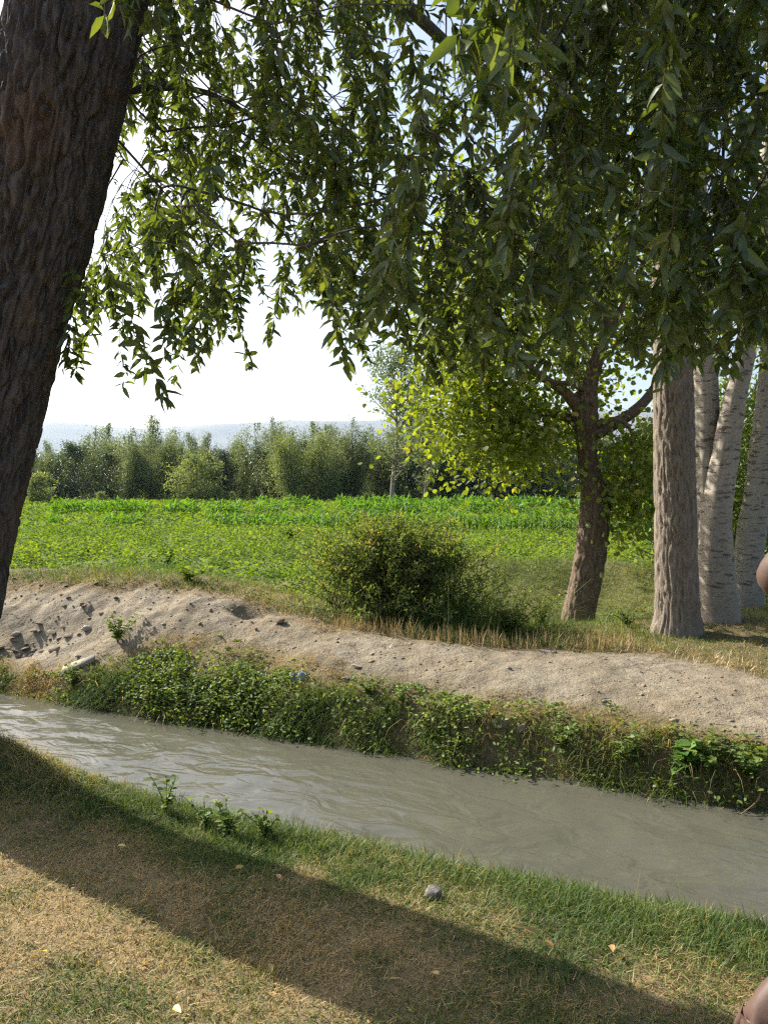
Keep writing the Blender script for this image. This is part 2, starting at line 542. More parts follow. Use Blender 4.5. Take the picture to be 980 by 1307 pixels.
fld = np.where(X > -1, sstep(8.0, 9.6, Y) * (.75 + .25 * fbm(X, Y, 91, 2)), sstep(11, 14, Y))
for nm, arr in (('dirt', D_), ('dry', dry_), ('field', fld)):
    at_ = me.attributes.new(nm, 'FLOAT', 'POINT')
    at_.data.foreach_set('value', np.asarray(arr, np.float32).ravel())
ground = obj('ground', me)
tag(ground, kind='structure')

# ------------------------------------------------------------------ canal water
WZ = -.45
def water_mat():
    m, nt, out = newmat('silty_water')
    tc = N(nt, 'ShaderNodeTexCoord').outputs['Object']
    rot = mapping(nt, tc, (1, 1, 1), (0, 0, R(24.3)))
    v = mapping(nt, rot, (.75, 1.5, 1))
    n0 = noise(nt, mapping(nt, rot, (.35, 1.2, 1)), 1.6, 3, .5, 1.2)
    n1 = noise(nt, v, 3.6, 2, .5, 1.4)
    n2 = noise(nt, v, 19, 3, .55, .8)
    c = mixc(nt, n0, (.070, .070, .052), (.105, .102, .078))
    p = N(nt, 'ShaderNodeBsdfPrincipled')
    nt.links.new(c, p.inputs['Base Color'])
    p.inputs['Roughness'].default_value = .02
    p.inputs['IOR'].default_value = 1.33
    h = math_(nt, 'ADD', math_(nt, 'MULTIPLY', n1, 1.0), math_(nt, 'MULTIPLY', n2, .10))
    nt.links.new(bump(nt, h, .7, .022), p.inputs['Normal'])
    nt.links.new(p.outputs[0], out.inputs[0])
    return m
wt = np.arange(3.0, 5.45, .04); wsv = np.r_[np.linspace(-60, -9, 40), np.arange(-8.9, 4, .04), np.linspace(4.1, 50, 40)]
WS, WT = np.meshgrid(wsv, wt)
WX, WY = .9116 * WS + .4110 * WT, -.4110 * WS + .9116 * WT
amp = .014 * fbm(WS * 1.4, WT * 2.6, 2, 3) + .008 * fbm(WS * 5 + 1.5 * vnoise(WS, WT * 2, 7), WT * 9, 5, 2)
a = Acc()
n1_, n2_ = WS.shape
i, j = np.meshgrid(np.arange(n1_ - 1), np.arange(n2_ - 1), indexing='ij')
a.add(np.stack([WX, WY, WZ + amp], -1), None, np.stack([i * n2_ + j, i * n2_ + j + 1, (i + 1) * n2_ + j + 1, (i + 1) * n2_ + j], -1))
tag(build('water', a, water_mat(), None, True), kind='structure')

# ------------------------------------------------------------------ hills on the skyline
def hills():
    a = Acc()
    ang = np.linspace(R(-75), R(75), 260); dep = np.linspace(0, 1, 26)
    A_, Dd = np.meshgrid(ang, dep)
    rad = 6600 + Dd * 3000
    x, y = rad * np.sin(A_), rad * np.cos(A_)
    ridge = 770 + 90 * fbm(A_ * 5, 0 * A_, 3, 4) + 70 * np.sin(A_ * 6 + 1.0)
    z = np.sin(np.clip(Dd * 1.35, 0, 1) * np.pi / 2) ** 1.2 * ridge + 60 * fbm(x / 550, y / 550, 1, 4) * np.sin(np.pi * np.clip(Dd, 0, 1)) - 3
    z = np.where(Dd > .74, z * (1 - (Dd - .74) * 1.5), z)
    n, m_ = x.shape
    i, j = np.meshgrid(np.arange(n - 1), np.arange(m_ - 1), indexing='ij')
    a.add(np.stack([x, y, z], -1), None, np.stack([i * m_ + j, i * m_ + j + 1, (i + 1) * m_ + j + 1, (i + 1) * m_ + j], -1))
    tag(build('hills', a, plain('dry_hillside', (.13, .125, .115), 1, .3, .01), None, True), kind='structure')
hills()

# ------------------------------------------------------------------ trees: shared pieces
def connect(limb_nodes, anchors, acc, r0=.004, rmax=.03, sag=.05, seg=5, bias=.35):
    """grow a branch to every anchor from the nearest limb or earlier anchor"""
    nodes = [np.asarray(p, float) for p in limb_nodes]
    nl = len(nodes)
    anchors = np.asarray(anchors, float)
    dl = np.min(np.linalg.norm(anchors[:, None] - np.array(nodes)[None], axis=2), axis=1)
    order = np.argsort(dl)
    P = np.zeros((nl + len(anchors), 3)); P[:nl] = nodes
    cost = np.zeros(nl + len(anchors)); par = -np.ones(nl + len(anchors), int)
    for k, oi in enumerate(order):
        m = nl + k
        d = np.linalg.norm(P[:m] - anchors[oi], axis=1)
        c = d + bias * cost[:m]
        b = int(np.argmin(c))
        P[m] = anchors[oi]; par[m] = b; cost[m] = cost[b] + d[b]
    cnt = np.ones(len(P))
    for m in range(len(P) - 1, nl - 1, -1): cnt[par[m]] += cnt[m]
    for m in range(nl, len(P)):
        p0, p1 = P[par[m]], P[m]
        L_ = np.linalg.norm(p1 - p0)
        mid = (p0 + p1) / 2 + rng.normal(size=3) * L_ * .07 + np.array([0, 0, sag * L_])
        k = np.linspace(0, 1, seg)[:, None]
        c = p0 * (1 - k) ** 2 + 2 * mid * k * (1 - k) + p1 * k ** 2
        ra = min(rmax, r0 * math.sqrt(cnt[m]) * 1.25); rb = min(rmax, r0 * math.sqrt(max(cnt[m] - 1, .6)))
        tube(acc, c, np.linspace(ra, rb, seg), 5 if ra > .012 else 4, None, False)

def furrow(depth, kth, ks, seed, warp=1.0):
    def f(T, A, r):
        u = np.cos(T) * kth; w = np.sin(T) * kth
        zz = A * ks
        w1 = vnoise(u * .6 + seed, w * .6, zz * .8) * warp
        a1 = np.abs(vnoise(u + w1 + seed, w + w1, zz * .30))
        a2 = np.abs(vnoise(u * 2.1 + seed, w * 2.1 + w1, zz * .7 + 7))
        blk = vnoise(u * 1.5 + 3, w * 1.5, zz * 1.7)
        return depth * (np.minimum(a1 * 3.8, 1) + .5 * np.minimum(a2 * 3.4, 1) + .22 * blk - 1.0)
    return f

# ------------------------------------------------------------------ near willow on the left
WB = np.array([-2.55, 4.15, float(H(-2.55, 4.15)) - .04])
willow = empty('willow_tree', WB)
tag(willow, 'huge leaning willow with dark furrowed trunk and hanging leafy boughs on near bank', 'tree')
line = smooth_line([(-2.62, 4.22, -.12, .52), (-2.54, 4.17, .12, .38), (-2.48, 4.13, .40, .305), (-2.38, 4.10, .85, .275), (-2.23, 4.06, 1.45, .272), (-2.05, 4.0, 2.05, .274), (-1.90, 3.94, 2.5, .272),
                    (-1.72, 3.86, 2.95, .275), (-1.41, 3.65, 3.86, .278), (-1.10, 3.45, 4.9, .25), (-.8, 3.3, 6.0, .22), (-.55, 3.2, 7.2, .16)], 640)
a = Acc()
tube(a, line[:, :3], line[:, 3], 260, furrow(.034, 10.5, 11, 3.1, 1.0))
build('trunk', a, M_wbark, willow, True)
limbs = [
    smooth_line([(-1.36, 3.60, 3.85, .07), (-1.15, 3.66, 4.3, .05), (-.55, 3.85, 4.95, .04), (.4, 4.1, 5.3, .032), (1.5, 4.35, 5.3, .025), (2.7, 4.5, 4.9, .018), (3.5, 4.6, 4.4, .012)], 30),
    smooth_line([(-1.2, 3.5, 4.5, .13), (-.9, 4.3, 5.1, .09), (-.5, 5.4, 5.5, .07), (.3, 6.6, 5.5, .05), (1.2, 7.4, 5.2, .03)], 26),
    smooth_line([(-1.05, 3.4, 5.0, .12), (-.2, 3.0, 5.3, .09), (1.0, 2.7, 5.2, .06), (2.2, 2.6, 4.7, .04), (3.0, 2.7, 4.0, .02)], 26),
    smooth_line([(-1.55, 3.75, 3.3, .035), (-1.30, 4.3, 3.75, .022), (-1.0, 5.2, 4.1, .014), (-.6, 6.1, 4.0, .009)], 20),
    smooth_line([(-1.25, 3.5, 4.2, .09), (-2.0, 3.2, 5.0, .07), (-3.0, 3.1, 5.7, .04), (-3.9, 3.3, 6.0, .02)], 20),
    smooth_line([(-.9, 3.35, 5.6, .10), (-.3, 4.2, 6.4, .07), (.8, 5.0, 6.8, .05), (2.2, 5.3, 6.4, .03)], 24),
]
a = Acc()
for l in limbs: tube(a, l[:, :3], l[:, 3], 9, furrow(.006, 5, 9, 2), False)
limb_nodes = np.vstack([l[2:, :3] for l in limbs])
# hanging sprays; vb is how low the foliage hangs in each direction
VB_U = [-60, 60, 85, 130, 165, 215, 260, 330, 380, 440, 470, 520, 600, 650, 720, 800, 860, 920, 980, 1100, 1250]
VB_V = [100, 330, 455, 420, 470, 498, 455, 445, 420, 470, 475, 485, 520, 505, 490, 490, 500, 490, 480, 440, 390]
def vb(u): return np.interp(u, VB_U, VB_V)
tips = []
def add_tips(n, u0, u1, v0, vfun, d0, d1, lmin=.35, lmax=.75, pw=1.0):
    for _ in range(n):
        u = rng.uniform(u0, u1)
        top, bot = v0, vfun(u)
        v = top + (bot - top) * rng.uniform() ** pw
        d = rng.uniform(d0, d1)
        if u < 190 and v > 40: d = max(d, 4.45 + .4 * rng.uniform())
        if fbm(u / 85., v / 85., d * .2 + 3, 2) < -.26 and u < 640: continue
        tips.append((at(u, v, d), rng.uniform(lmin, lmax)))
add_tips(100, 75, 470, 60, lambda u: vb(u), 3.5, 6.2, .3, .55, .35)     # lower fringe against the sky
add_tips(430, 85, 500, -160, lambda u: vb(u) - 20, 3.4, 6.8)
add_tips(55, 480, 1000, 60, lambda u: vb(u), 2.5, 5.0, .35, .7, .35)
add_tips(230, 470, 740, -160, lambda u: vb(u) - 15, 2.8, 6.5)
add_tips(270, 720, 1020, -160, lambda u: vb(u) - 15, 2.8, 6.5)
add_tips(90, 620, 1020, -150, lambda u: vb(u) - 30, 2.5, 3.4, .3, .6)
add_tips(5, 575, 650, 30, lambda u: 90, 1.6, 2.0, .25, .35)
add_tips(50, 1020, 1350, -160, lambda u: 330, 2.5, 6)
add_tips(40, -120, 25, -160, lambda u: -30, 4.6, 6.5)
add_tips(8, 110, 195, 10, lambda u: 90, 2.9, 3.15, .25, .4)
for (u, v, d, L_) in [(86, 470, 3.9, .6), (95, 478, 4.1, .7), (160, 492, 3.9, .7), (208, 512, 3.6, .6), (185, 478, 3.9, .5), (250, 470, 4.0, .6), (318, 470, 4.2, .5), (440, 475, 3.4, .5), (425, 400, 3.8, .5), (265, 440, 4, .5), (345, 430, 4, .5)]:
    tips.append((at(u, v, d), L_))
LP, LD, LN, LL, LW, LR = [], [], [], [], [], []
anchors = []
tw = Acc()
for p, L_ in tips:
    ax = rng.uniform(0, 2 * np.pi)
    hd = np.array([math.cos(ax), math.sin(ax), 0])
    k = np.linspace(0, 1, 9)
    rise = L_ * .95 * (1 - k) ** 1.15
    out_ = -L_ * rng.uniform(.15, .65) * (1 - k) ** 1.6
    c = p + hd * out_[:, None] + np.array([0, 0, 1]) * rise[:, None] + rng.normal(size=(9, 3)) * .006
    anchors.append(c[0])
    tube(tw, c, np.linspace(.0028, .0010, 9), 3, None, False, .3)
    ll = rng.uniform(.078, .110)
    nl = int(L_ / .0145)
    kk = np.sort(rng.uniform(.08, 1, nl)); kk[-1] = 1
    q = np.stack([np.interp(kk, k, c[:, m]) for m in range(3)], -1)
    tg = unit(np.stack([np.interp(kk, k, np.gradient(c[:, m])) for m in range(3)], -1))
    az = rng.uniform(0, 2 * np.pi) + np.arange(nl) * 2.4 + rng.normal(size=nl) * .4
    sd = np.stack([np.cos(az), np.sin(az), np.zeros(nl)], -1)
    dd = unit(tg * .4 + sd * rng.uniform(.2, 1.2, (nl, 1)) + np.array([0, 0, -.35]) + rng.normal(size=(nl, 3)) * .42)
    LP.append(q); LD.append(dd); LN.append(unit(np.array([0, 0, 1]) + rng.normal(size=(nl, 3)) * .75))
    s_ = np.where(kk > .9, .8, 1.0)
    LL.append(ll * rng.uniform(.55, 1.2, nl) * s_); LW.append(.29 * ll * rng.uniform(.85, 1.2, nl))
    LR.append(np.clip(rng.normal(rng.normal(.45, .14), .24, nl), 0, .95) + (rng.uniform(size=nl) > .99) * .1)
connect(limb_nodes, anchors, a, .0017, .0065, .03)
build('branches', a, M_wbark, willow, True)
build('twigs', tw, M_twig, willow)['kind'] = 'stuff'
LP, LD, LN, LL, LW, LR = [np.concatenate(z_) for z_ in (LP, LD, LN, LL, LW, LR)]
LR = np.clip(LR, 0, 1)
pu, pv, pf = proj(LP)
size = LL / pf
size[(pu < 20) | (pu > 960) | (pv < 8) | (pv > 560)] = 0
big = np.argsort(-size)[:270]
rest = np.setdiff1d(np.arange(len(LP)), big)
a = Acc()
leaves(a, LP[rest], LD[rest], LN[rest], LL[rest], LW[rest], LR[rest])
tag(build('foliage', a, M_willow, willow), kind='stuff')
lm = []
for k in range(5):
    b_ = Acc(); b_.add(LANCE[0] * np.array([1, .26, 1]), LANCE[1], LANCE[2], .12 + .19 * k)
    lm.append(mesh_from('leaf', b_, M_willow))
for i in big:                                   # the leaves nearest the eye, one by one
    D0 = LD[i]; S0 = unit(np.cross(D0, LN[i])); N0 = np.cross(S0, D0)
    o = obj('leaf', lm[int(min(4, LR[i] * 5))], willow)
    M_ = Matrix(((*(D0[0:1]), S0[0], N0[0], 0), (D0[1], S0[1], N0[1], 0), (D0[2], S0[2], N0[2], 0), (0, 0, 0, 1)))
    o.rotation_euler = M_.to_euler()
    o.scale = (LL[i],) * 3
    o.location = LP[i] - WB
print('willow leaves', len(LP))

# ------------------------------------------------------------------ crowns
def crown_leaves(acc, pts, n_per, spread, ll, wl, tpl, droop=.5, mu=.5, sg=.22):
    pts = np.asarray(pts, float)
    n = len(pts) * n_per
    c = np.repeat(pts, n_per, 0) + rng.normal(size=(n, 3)) * spread
    d = unit(rng.normal(size=(n, 3)) + np.array([0, 0, -droop]))
    nn = unit(rng.normal(size=(n, 3)) * .8 + np.array([0, 0, 1]))
    leaves(acc, c, d, nn, ll * rng.uniform(.7, 1.2, n), wl * rng.uniform(.75, 1.2, n), np.clip(rng.normal(mu, sg, n), 0, 1), tpl)

# ------------------------------------------------------------------ grey poplar on the right
def base_at(u, v):
    p = hit(u, v)
    return np.array([p[0], p[1], float(H(p[0], p[1]))])
pb = base_at(864, 806)
dpx = pb[1] / FPX
poplar = empty('poplar_tree', pb)
tag(poplar, 'straight grey-brown furrowed poplar trunk standing between the small tree and white trunks', 'tree')
a = Acc()
kx = pb[1]
def px(u, v, d): return at(u, v, d)
ln = smooth_line([(*(pb + [0, 0, -.25]), 42 * dpx), (*(pb + [0, 0, .02]), 32 * dpx), (*px(864, 770, kx), 26.5 * dpx), (*px(862, 660, kx), 24.6 * dpx), (*px(860, 560, kx), 24 * dpx), (*px(859, 460, kx), 23 * dpx),
                  (*px(858, 300, kx), 23 * dpx), (*px(860, 100, kx), 20 * dpx), (*px(862, -150, kx), 16 * dpx), (*px(866, -500, kx), 9 * dpx)], 330)
tube(a, ln[:, :3], ln[:, 3], 130, furrow(.020, 6.5, 10, 9.4, 1.1))
build('trunk', a, M_gbark, poplar, True)
br, lf = Acc(), Acc()
top = ln[200:, :3]
tipsP = []
for k in range(110):
    h = rng.uniform(4.6, 9.5); q = top[np.argmin(abs(top[:, 2] - h))]
    ang = rng.uniform(0, 2 * np.pi); rr = rng.uniform(.4, 1.9) * (1 - .35 * (h - 4.6) / 5)
    tipsP.append(q + np.array([math.cos(ang) * rr, math.sin(ang) * rr, rng.uniform(-.1, .8)]))
connect(top[::12], tipsP, br, .006, .05, -.05)
crown_leaves(lf, tipsP, 34, .22, .085, .062, BROAD)
build('branches', br, M_gbark, poplar, True)
tag(build('crown', lf, M_pop, poplar), kind='stuff')

# ------------------------------------------------------------------ white poplars at the right edge
def white_poplar(stems, base, label, crown_seed):
    t = empty('white_poplar_tree', base)
    tag(t, label, 'tree', 'pale-barked trunks at the right edge')
    tops = []
    for st in stems:
        a = Acc()
        l = smooth_line(st, 180)
        tube(a, l[:, :3], l[:, 3], 60, lambda T, A, r: .012 * vnoise(np.cos(T) * 2.5, np.sin(T) * 2.5, A * 2.2 + crown_seed) + .006 * vnoise(np.cos(T) * 7, np.sin(T) * 7, A * 6)
             + .03 * np.exp(-A * 3) * np.sin(T * 5 + 1))
        build('trunk', a, M_wpbark, t, True)
        tops.append(l[int(len(l) * .62):, :3])
    tops = np.vstack(tops)
    tp = []
    for k in range(70):
        q = tops[rng.integers(len(tops))]
        ang = rng.uniform(0, 2 * np.pi); rr = rng.uniform(.3, 1.4)
        tp.append(q + np.array([math.cos(ang) * rr, math.sin(ang) * rr, rng.uniform(0, .7)]))
    br, lf = Acc(), Acc()
    connect(tops[::10], tp, br, .006, .04, -.05)
    crown_leaves(lf, tp, 30, .2, .07, .06, BROAD)
    build('branches', br, M_wpbark, t, True)
    tag(build('crown', lf, M_pop, t), kind='stuff')
    return t
b1 = base_at(917, 789)
d1 = b1[1]; s1 = d1 / FPX
def S(lst, d, sc_): return [(*at(u, v, d + dd), r * sc_) for (u, v, dd, r) in lst]
white_poplar([
    [(*(b1 + [0, 0, -.2]), 34 * s1)] + S([(917, 786, 0, 27), (914, 740, 0, 23), (913, 669, 0, 20), (922, 602, 0, 17), (936, 518, 0, 14), (954, 434, 0, 12.5), (972, 300, 0, 11), (985, 120, .1, 9), (992, -150, .2, 6), (995, -380, .2, 3)], d1, s1),
    S([(908, 690, .06, 15), (905, 650, .10, 15.5), (903, 602, .16, 15), (902, 518, .22, 15.5), (898, 434, .26, 14), (892, 300, .3, 12), (888, 120, .3, 9), (886, -150, .3, 6), (884, -380, .3, 3)], d1, s1)],
    b1, 'white-barked poplar whose stem forks into a V beside the grey-brown trunk', 1.0)
b2 = base_at(954, 779)
d2 = b2[1]; s2 = d2 / FPX
white_poplar([[(*(b2 + [0, 0, -.2]), 28 * s2)] + S([(953, 776, 0, 22), (953, 737, 0, 19.5), (959, 680, 0, 17.5), (966, 635, 0, 16), (974, 560, 0, 14.5), (983, 470, 0, 13.5), (996, 300, 0, 12), (1010, 100, 0, 9), (1020, -150, 0, 6), (1025, -380, 0, 3)], d2, s2)],
    b2, 'white-barked poplar with a single stem leaning right at the picture edge', 5.0)

# ------------------------------------------------------------------ small mulberry with yellow-green leaves
mb = at(742, 806, 10.6); mb[2] = float(H(mb[0], mb[1])); print('mulberry foot', mb, at(742, 806, 10.6))
md = mb[1]; ms = md / FPX
mulb = empty('mulberry_tree', mb)
tag(mulb, 'small crooked tree with dark rough trunk and yellow-green leaves in the ditch', 'tree')
a = Acc()
ln = smooth_line([(*(mb + [-.06, 0, -.2]), 34 * ms)] + S([(738, 812, 0, 25), (738, 785, 0, 20), (748, 740, 0, 19), (756, 690, 0, 19), (759, 640, 0, 17.5), (752, 600, 0, 12), (748, 560, 0, 11.5), (747, 525, 0, 16), (752, 490, 0, 10), (768, 440, 0, 7), (780, 380, .1, 7), (790, 300, .1, 5), (795, 200, .2, 3)], md, ms), 300)
tube(a, ln[:, :3], ln[:, 3], 90, furrow(.024, 5, 11, 5.5, 1.3))
build('trunk', a, M_mbark, mulb, True)
a = Acc()      # broken stub on the stem
tube(a, smooth_line([at(762, 700, md - .02), at(770, 696, md - .03), at(777, 691, md - .04)], 6), np.linspace(.06, .03, 6), 8)
build('stub', a, M_mbark, mulb, True)
ml = [smooth_line(S([(746, 530, 0, 10), (720, 500, -.1, 7), (690, 480, -.2, 5), (650, 450, -.3, 3.5), (600, 410, -.3, 2)], md, ms), 20),
      smooth_line(S([(745, 545, 0, 8), (715, 530, .2, 5), (670, 530, .3, 4), (620, 545, .4, 2.5), (580, 540, .5, 1.5)], md, ms), 20),
      smooth_line(S([(750, 555, 0, 11), (785, 540, .1, 8), (815, 520, .1, 7), (838, 490, .2, 6), (860, 440, .3, 4), (880, 380, .4, 2)], md, ms), 20),
      smooth_line(S([(748, 520, 0, 8), (735, 470, .4, 6), (715, 400, .7, 4), (690, 320, .9, 3), (670, 240, 1, 2)], md, ms), 20),
      smooth_line(S([(768, 440, 0, 6), (800, 380, .3, 4), (830, 310, .4, 3), (850, 220, .4, 2)], md, ms), 20),
      smooth_line(S([(752, 500, 0, 5), (730, 490, -.2, 3), (700, 485, -.4, 2), (680, 470, -.5, 1.5)], md, ms), 20),
      smooth_line(S([(752, 545, 0, 5), (785, 535, -.2, 3), (805, 550, -.3, 2), (810, 600, -.3, 1.2)], md, ms), 20)]
a = Acc()
for l in ml: tube(a, l[:, :3], l[:, 3], 8, furrow(.006, 4, 8, 1), False)
tp = []
def mul(n, cu, cv, ru, rv_, d0, d1):
    for _ in range(n):
        q = rng.normal(size=2) * .5
        tp.append(at(cu + q[0] * ru, cv + q[1] * rv_, md + rng.uniform(d0, d1)))
mul(130, 615, 505, 90, 75, -.6, 1.4)
mul(70, 660, 565, 75, 45, -.6, 1.3)
mul(150, 700, 400, 160, 110, -.4, 2.0)
mul(90, 640, 300, 120, 100, -.3, 1.8)
mul(70, 780, 300, 110, 140, -.3, 1.6)
mul(38, 802, 590, 34, 70, -.5, .4)
mul(14, 805, 640, 28, 30, -.5, .2)
mul(20, 590, 450, 50, 30, -.5, .5)
lf = Acc()
connect(np.vstack([l[2:, :3] for l in ml] + [ln[200::8, :3]]), tp, a, .0035, .02, .05)
build('branches', a, M_mbark, mulb, True)
crown_leaves(lf, tp, 32, .23, .088, .072, BROAD, .7)
tag(build('crown', lf, M_mulb, mulb), kind='stuff')

# ------------------------------------------------------------------ bush beyond the path
bb = base_at(500, 804) + np.array([.05, .75, 0]); bb[2] = float(H(bb[0], bb[1]))
bush = empty('bush', bb)
tag(bush, 'big rounded bush of tangled twigs and small leaves beside the dirt path', 'bush')
st, lf = Acc(), Acc()
for k in range(520):
    a0 = rng.uniform(0, 2 * np.pi)
    foot = bb + np.array([math.cos(a0) * rng.uniform(0, .8), math.sin(a0) * rng.uniform(0, .4), -.02])
    dx = rng.normal() * .47; dy = rng.normal() * .36
    hh = 1.12 * math.sqrt(max(.12, 1 - (dx / 1.35) ** 2 - (dy / .95) ** 2)) * rng.uniform(.5, 1.06)
    tip = bb + np.array([dx * 1.15 + (foot - bb)[0] * .4, dy + (foot - bb)[1] * .3, hh])
    mid = (foot + tip) / 2 + np.array([0, 0, hh * .25]) + rng.normal(size=3) * .06
    kk = np.linspace(0, 1, 7)[:, None]
    c = foot * (1 - kk) ** 2 + 2 * mid * kk * (1 - kk) + tip * kk ** 2
    tube(st, c, np.linspace(.006, .0018, 7), 3, None, False)
    n = 46
    q = rng.uniform(.3, 1, n) ** .7
    pp = np.stack([np.interp(q, kk[:, 0], c[:, m]) for m in range(3)], -1) + rng.normal(size=(n, 3)) * .025
    base_r = rng.normal(.45, .12) + (.4 if rng.uniform() < .06 else 0)
    leaves(lf, pp, unit(rng.normal(size=(n, 3)) + [0, 0, .3]), rdir(n), rng.uniform(.03, .06, n), rng.uniform(.014, .027, n), np.clip(rng.normal(base_r, .15, n), 0, 1), DIAM)
n = 1500
B = bb + np.stack([rng.normal(.55, .45, n), rng.normal(-.1, .3, n), np.zeros(n)], -1)
B[:, 2] = H(B[:, 0], B[:, 1])
blades(lf, B, rng.uniform(.4, 1.0, n), rng.uniform(.004, .009, n), rng.uniform(0, 6.3, n), rng.uniform(.3, 1.6, n), rng.uniform(0, .4, n), np.clip(rng.normal(.4, .2, n), 0, .95), 3)
tag(build('stems', st, M_twig, bush), kind='stuff')
tag(build('foliage', lf, M_bush, bush), kind='stuff')

# ------------------------------------------------------------------ wood behind the field
def far_tree(seed, h, w, form, n, lm_, size=.26):
    """a tree of height h and width w at the origin, returned as two meshes"""
    global rng
    g = np.random.default_rng(seed)
    tr, cr = Acc(), Acc()
    hh = np.linspace(0, h * .93, 14)
    c = np.stack([.25 * np.sin(hh * .5 + seed), .2 * np.cos(hh * .4 + seed), hh], -1)
    tube(tr, c, np.linspace(.016 * h, .02, 14), 7, None, False)
    if form == 'poplar':
        keep = rng; rng = g
        npl = 13
        for k in range(npl):
            az = g.uniform(0, 6.283); rr = .5 * w * math.sqrt(g.uniform(0, 1)) if k else 0.0
            zt = h * (1 - .45 * (rr / (.5 * w)) ** 1.6) * g.uniform(.84, 1.0)
            z0 = h * g.uniform(.0, .22)
            ex = np.array([math.cos(az), math.sin(az), 0])
            pl = smooth_line([np.array([0, 0, z0]), ex * rr * .6 + [0, 0, z0 + (zt - z0) * .30], ex * rr + [0, 0, z0 + (zt - z0) * .65], ex * rr * 1.02 + g.normal(size=3) * [.25, .25, 0] + [0, 0, zt]], 12)
            tube(tr, pl, np.linspace(.0065 * h, .008, 12), 4, None, False)
            m = n // npl
            q = g.uniform(0, 1.0, m) ** 1.0
            pp = np.stack([np.interp(q, np.linspace(0, 1, 12), pl[:, c_]) for c_ in range(3)], -1)
            sp = (.42 * (1 - q) ** .6 + .21) * w / 4
            clump = .6 + .8 * (vnoise(q * 9 + seed, 0 * q + k, 0) > -.2)
            off = g.normal(size=(m, 3)) * (sp * clump)[:, None] * [1, 1, 1.3]
            leaves(cr, pp + off, unit(g.normal(size=(m, 3)) + [0, 0, .9] + unit(off) * .5), rdir(m), g.uniform(.7, 1.5, m) * size, g.uniform(.6, 1.2, m) * size * .42, np.clip(g.normal(.5 + .12 * g.normal(), .2, m), 0, 1), DIAM)
        rng = keep
        return mesh_from('trunk', tr, M_ftrunk), mesh_from('crown', cr, lm_)
    nb = 60
    per = n // nb
    for k in range(nb):
        f = g.uniform(.0, 1.0) ** .9 if form == 'poplar' else (g.uniform(.02, 1) if form == 'round' else g.uniform(.14, 1))
        z0 = h * f * .92
        if form == 'round': prof = math.sqrt(max(.25, 1 - ((f - .42) / .6) ** 2))
        elif form == 'sparse': prof = .45 + .55 * math.sin(math.pi * min(1, f * 1.02))
        else: prof = (1 - f) ** .6 * .95 + .06
        ln_ = w * .5 * prof * g.uniform(.65, 1.2)
        az = g.uniform(0, 6.283)
        up_ = {'poplar': 2.4, 'round': .45, 'sparse': .9}[form]
        p0 = np.array([np.interp(z0, hh, c[:, 0]), np.interp(z0, hh, c[:, 1]), z0])
        p1 = p0 + np.array([math.cos(az) * ln_, math.sin(az) * ln_, ln_ * up_ * g.uniform(.6, 1.3)])
        if form == 'poplar': p1[2] = min(p1[2], h * (1 - .42 * min(1, ln_ / (w * .5)) ** 1.1) * g.uniform(.90, 1.0) + .02 * h)
        elif form == 'sparse': p1[2] = min(p1[2], h * g.uniform(.92, 1.02))
        tube(tr, np.array([p0, (p0 + p1) / 2 + [0, 0, -.06 * ln_], p1]), [.010 * h * (1.1 - f), .005 * h * (1.1 - f), .01], 4, None, False)
        m = int(per * g.uniform(.6, 1.4))
        q = g.uniform(.12, 1.04, m)[:, None]
        sp = w * (.05 if form == 'poplar' else .075) * (1.15 - .6 * q)
        pp = p0 * (1 - q) + p1 * q + g.normal(size=(m, 3)) * sp * np.array([1, 1, 1.1])
        dd = unit(g.normal(size=(m, 3)) + unit(p1 - p0) * (1.3 if form == 'poplar' else .5))
        keep = rng; rng = g
        leaves(cr, pp, dd, rdir(m), g.uniform(.7, 1.4, m) * size, g.uniform(.6, 1.2, m) * size * (.38 if form == 'poplar' else .55), np.clip(g.normal(.5 + .12 * g.normal(), .2, m), 0, 1), DIAM)
        rng = keep
    return mesh_from('trunk', tr, M_ftrunk), mesh_from('crown', cr, lm_)

def plant_tree(name, meshes, x, y, rz, s, label, group=None, sz=None):
    z = float(H(x, y)) - .05
    t = empty(name, (x, y, z))
    if name == 'wood_tree' and x / y < -.02: s *= .93
    t.rotation_euler = (0, 0, rz); t.scale = (s, s, sz or s)
    tag(t, label, 'tree', group)
    obj('trunk', meshes[0], t)
    c = obj('crown', meshes[1], t)
    tag(c, kind='stuff')
    return t
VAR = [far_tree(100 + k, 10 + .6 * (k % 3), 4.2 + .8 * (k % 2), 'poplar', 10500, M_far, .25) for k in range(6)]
DRK = [far_tree(200 + k, 8.5, 5.5, 'round', 4200, M_pop, .30) for k in range(3)]
GRP = 'trees of the dense wood behind the field'
def xat(u, d): return (u - 490) / FPX * d
r2 = random.Random(5)
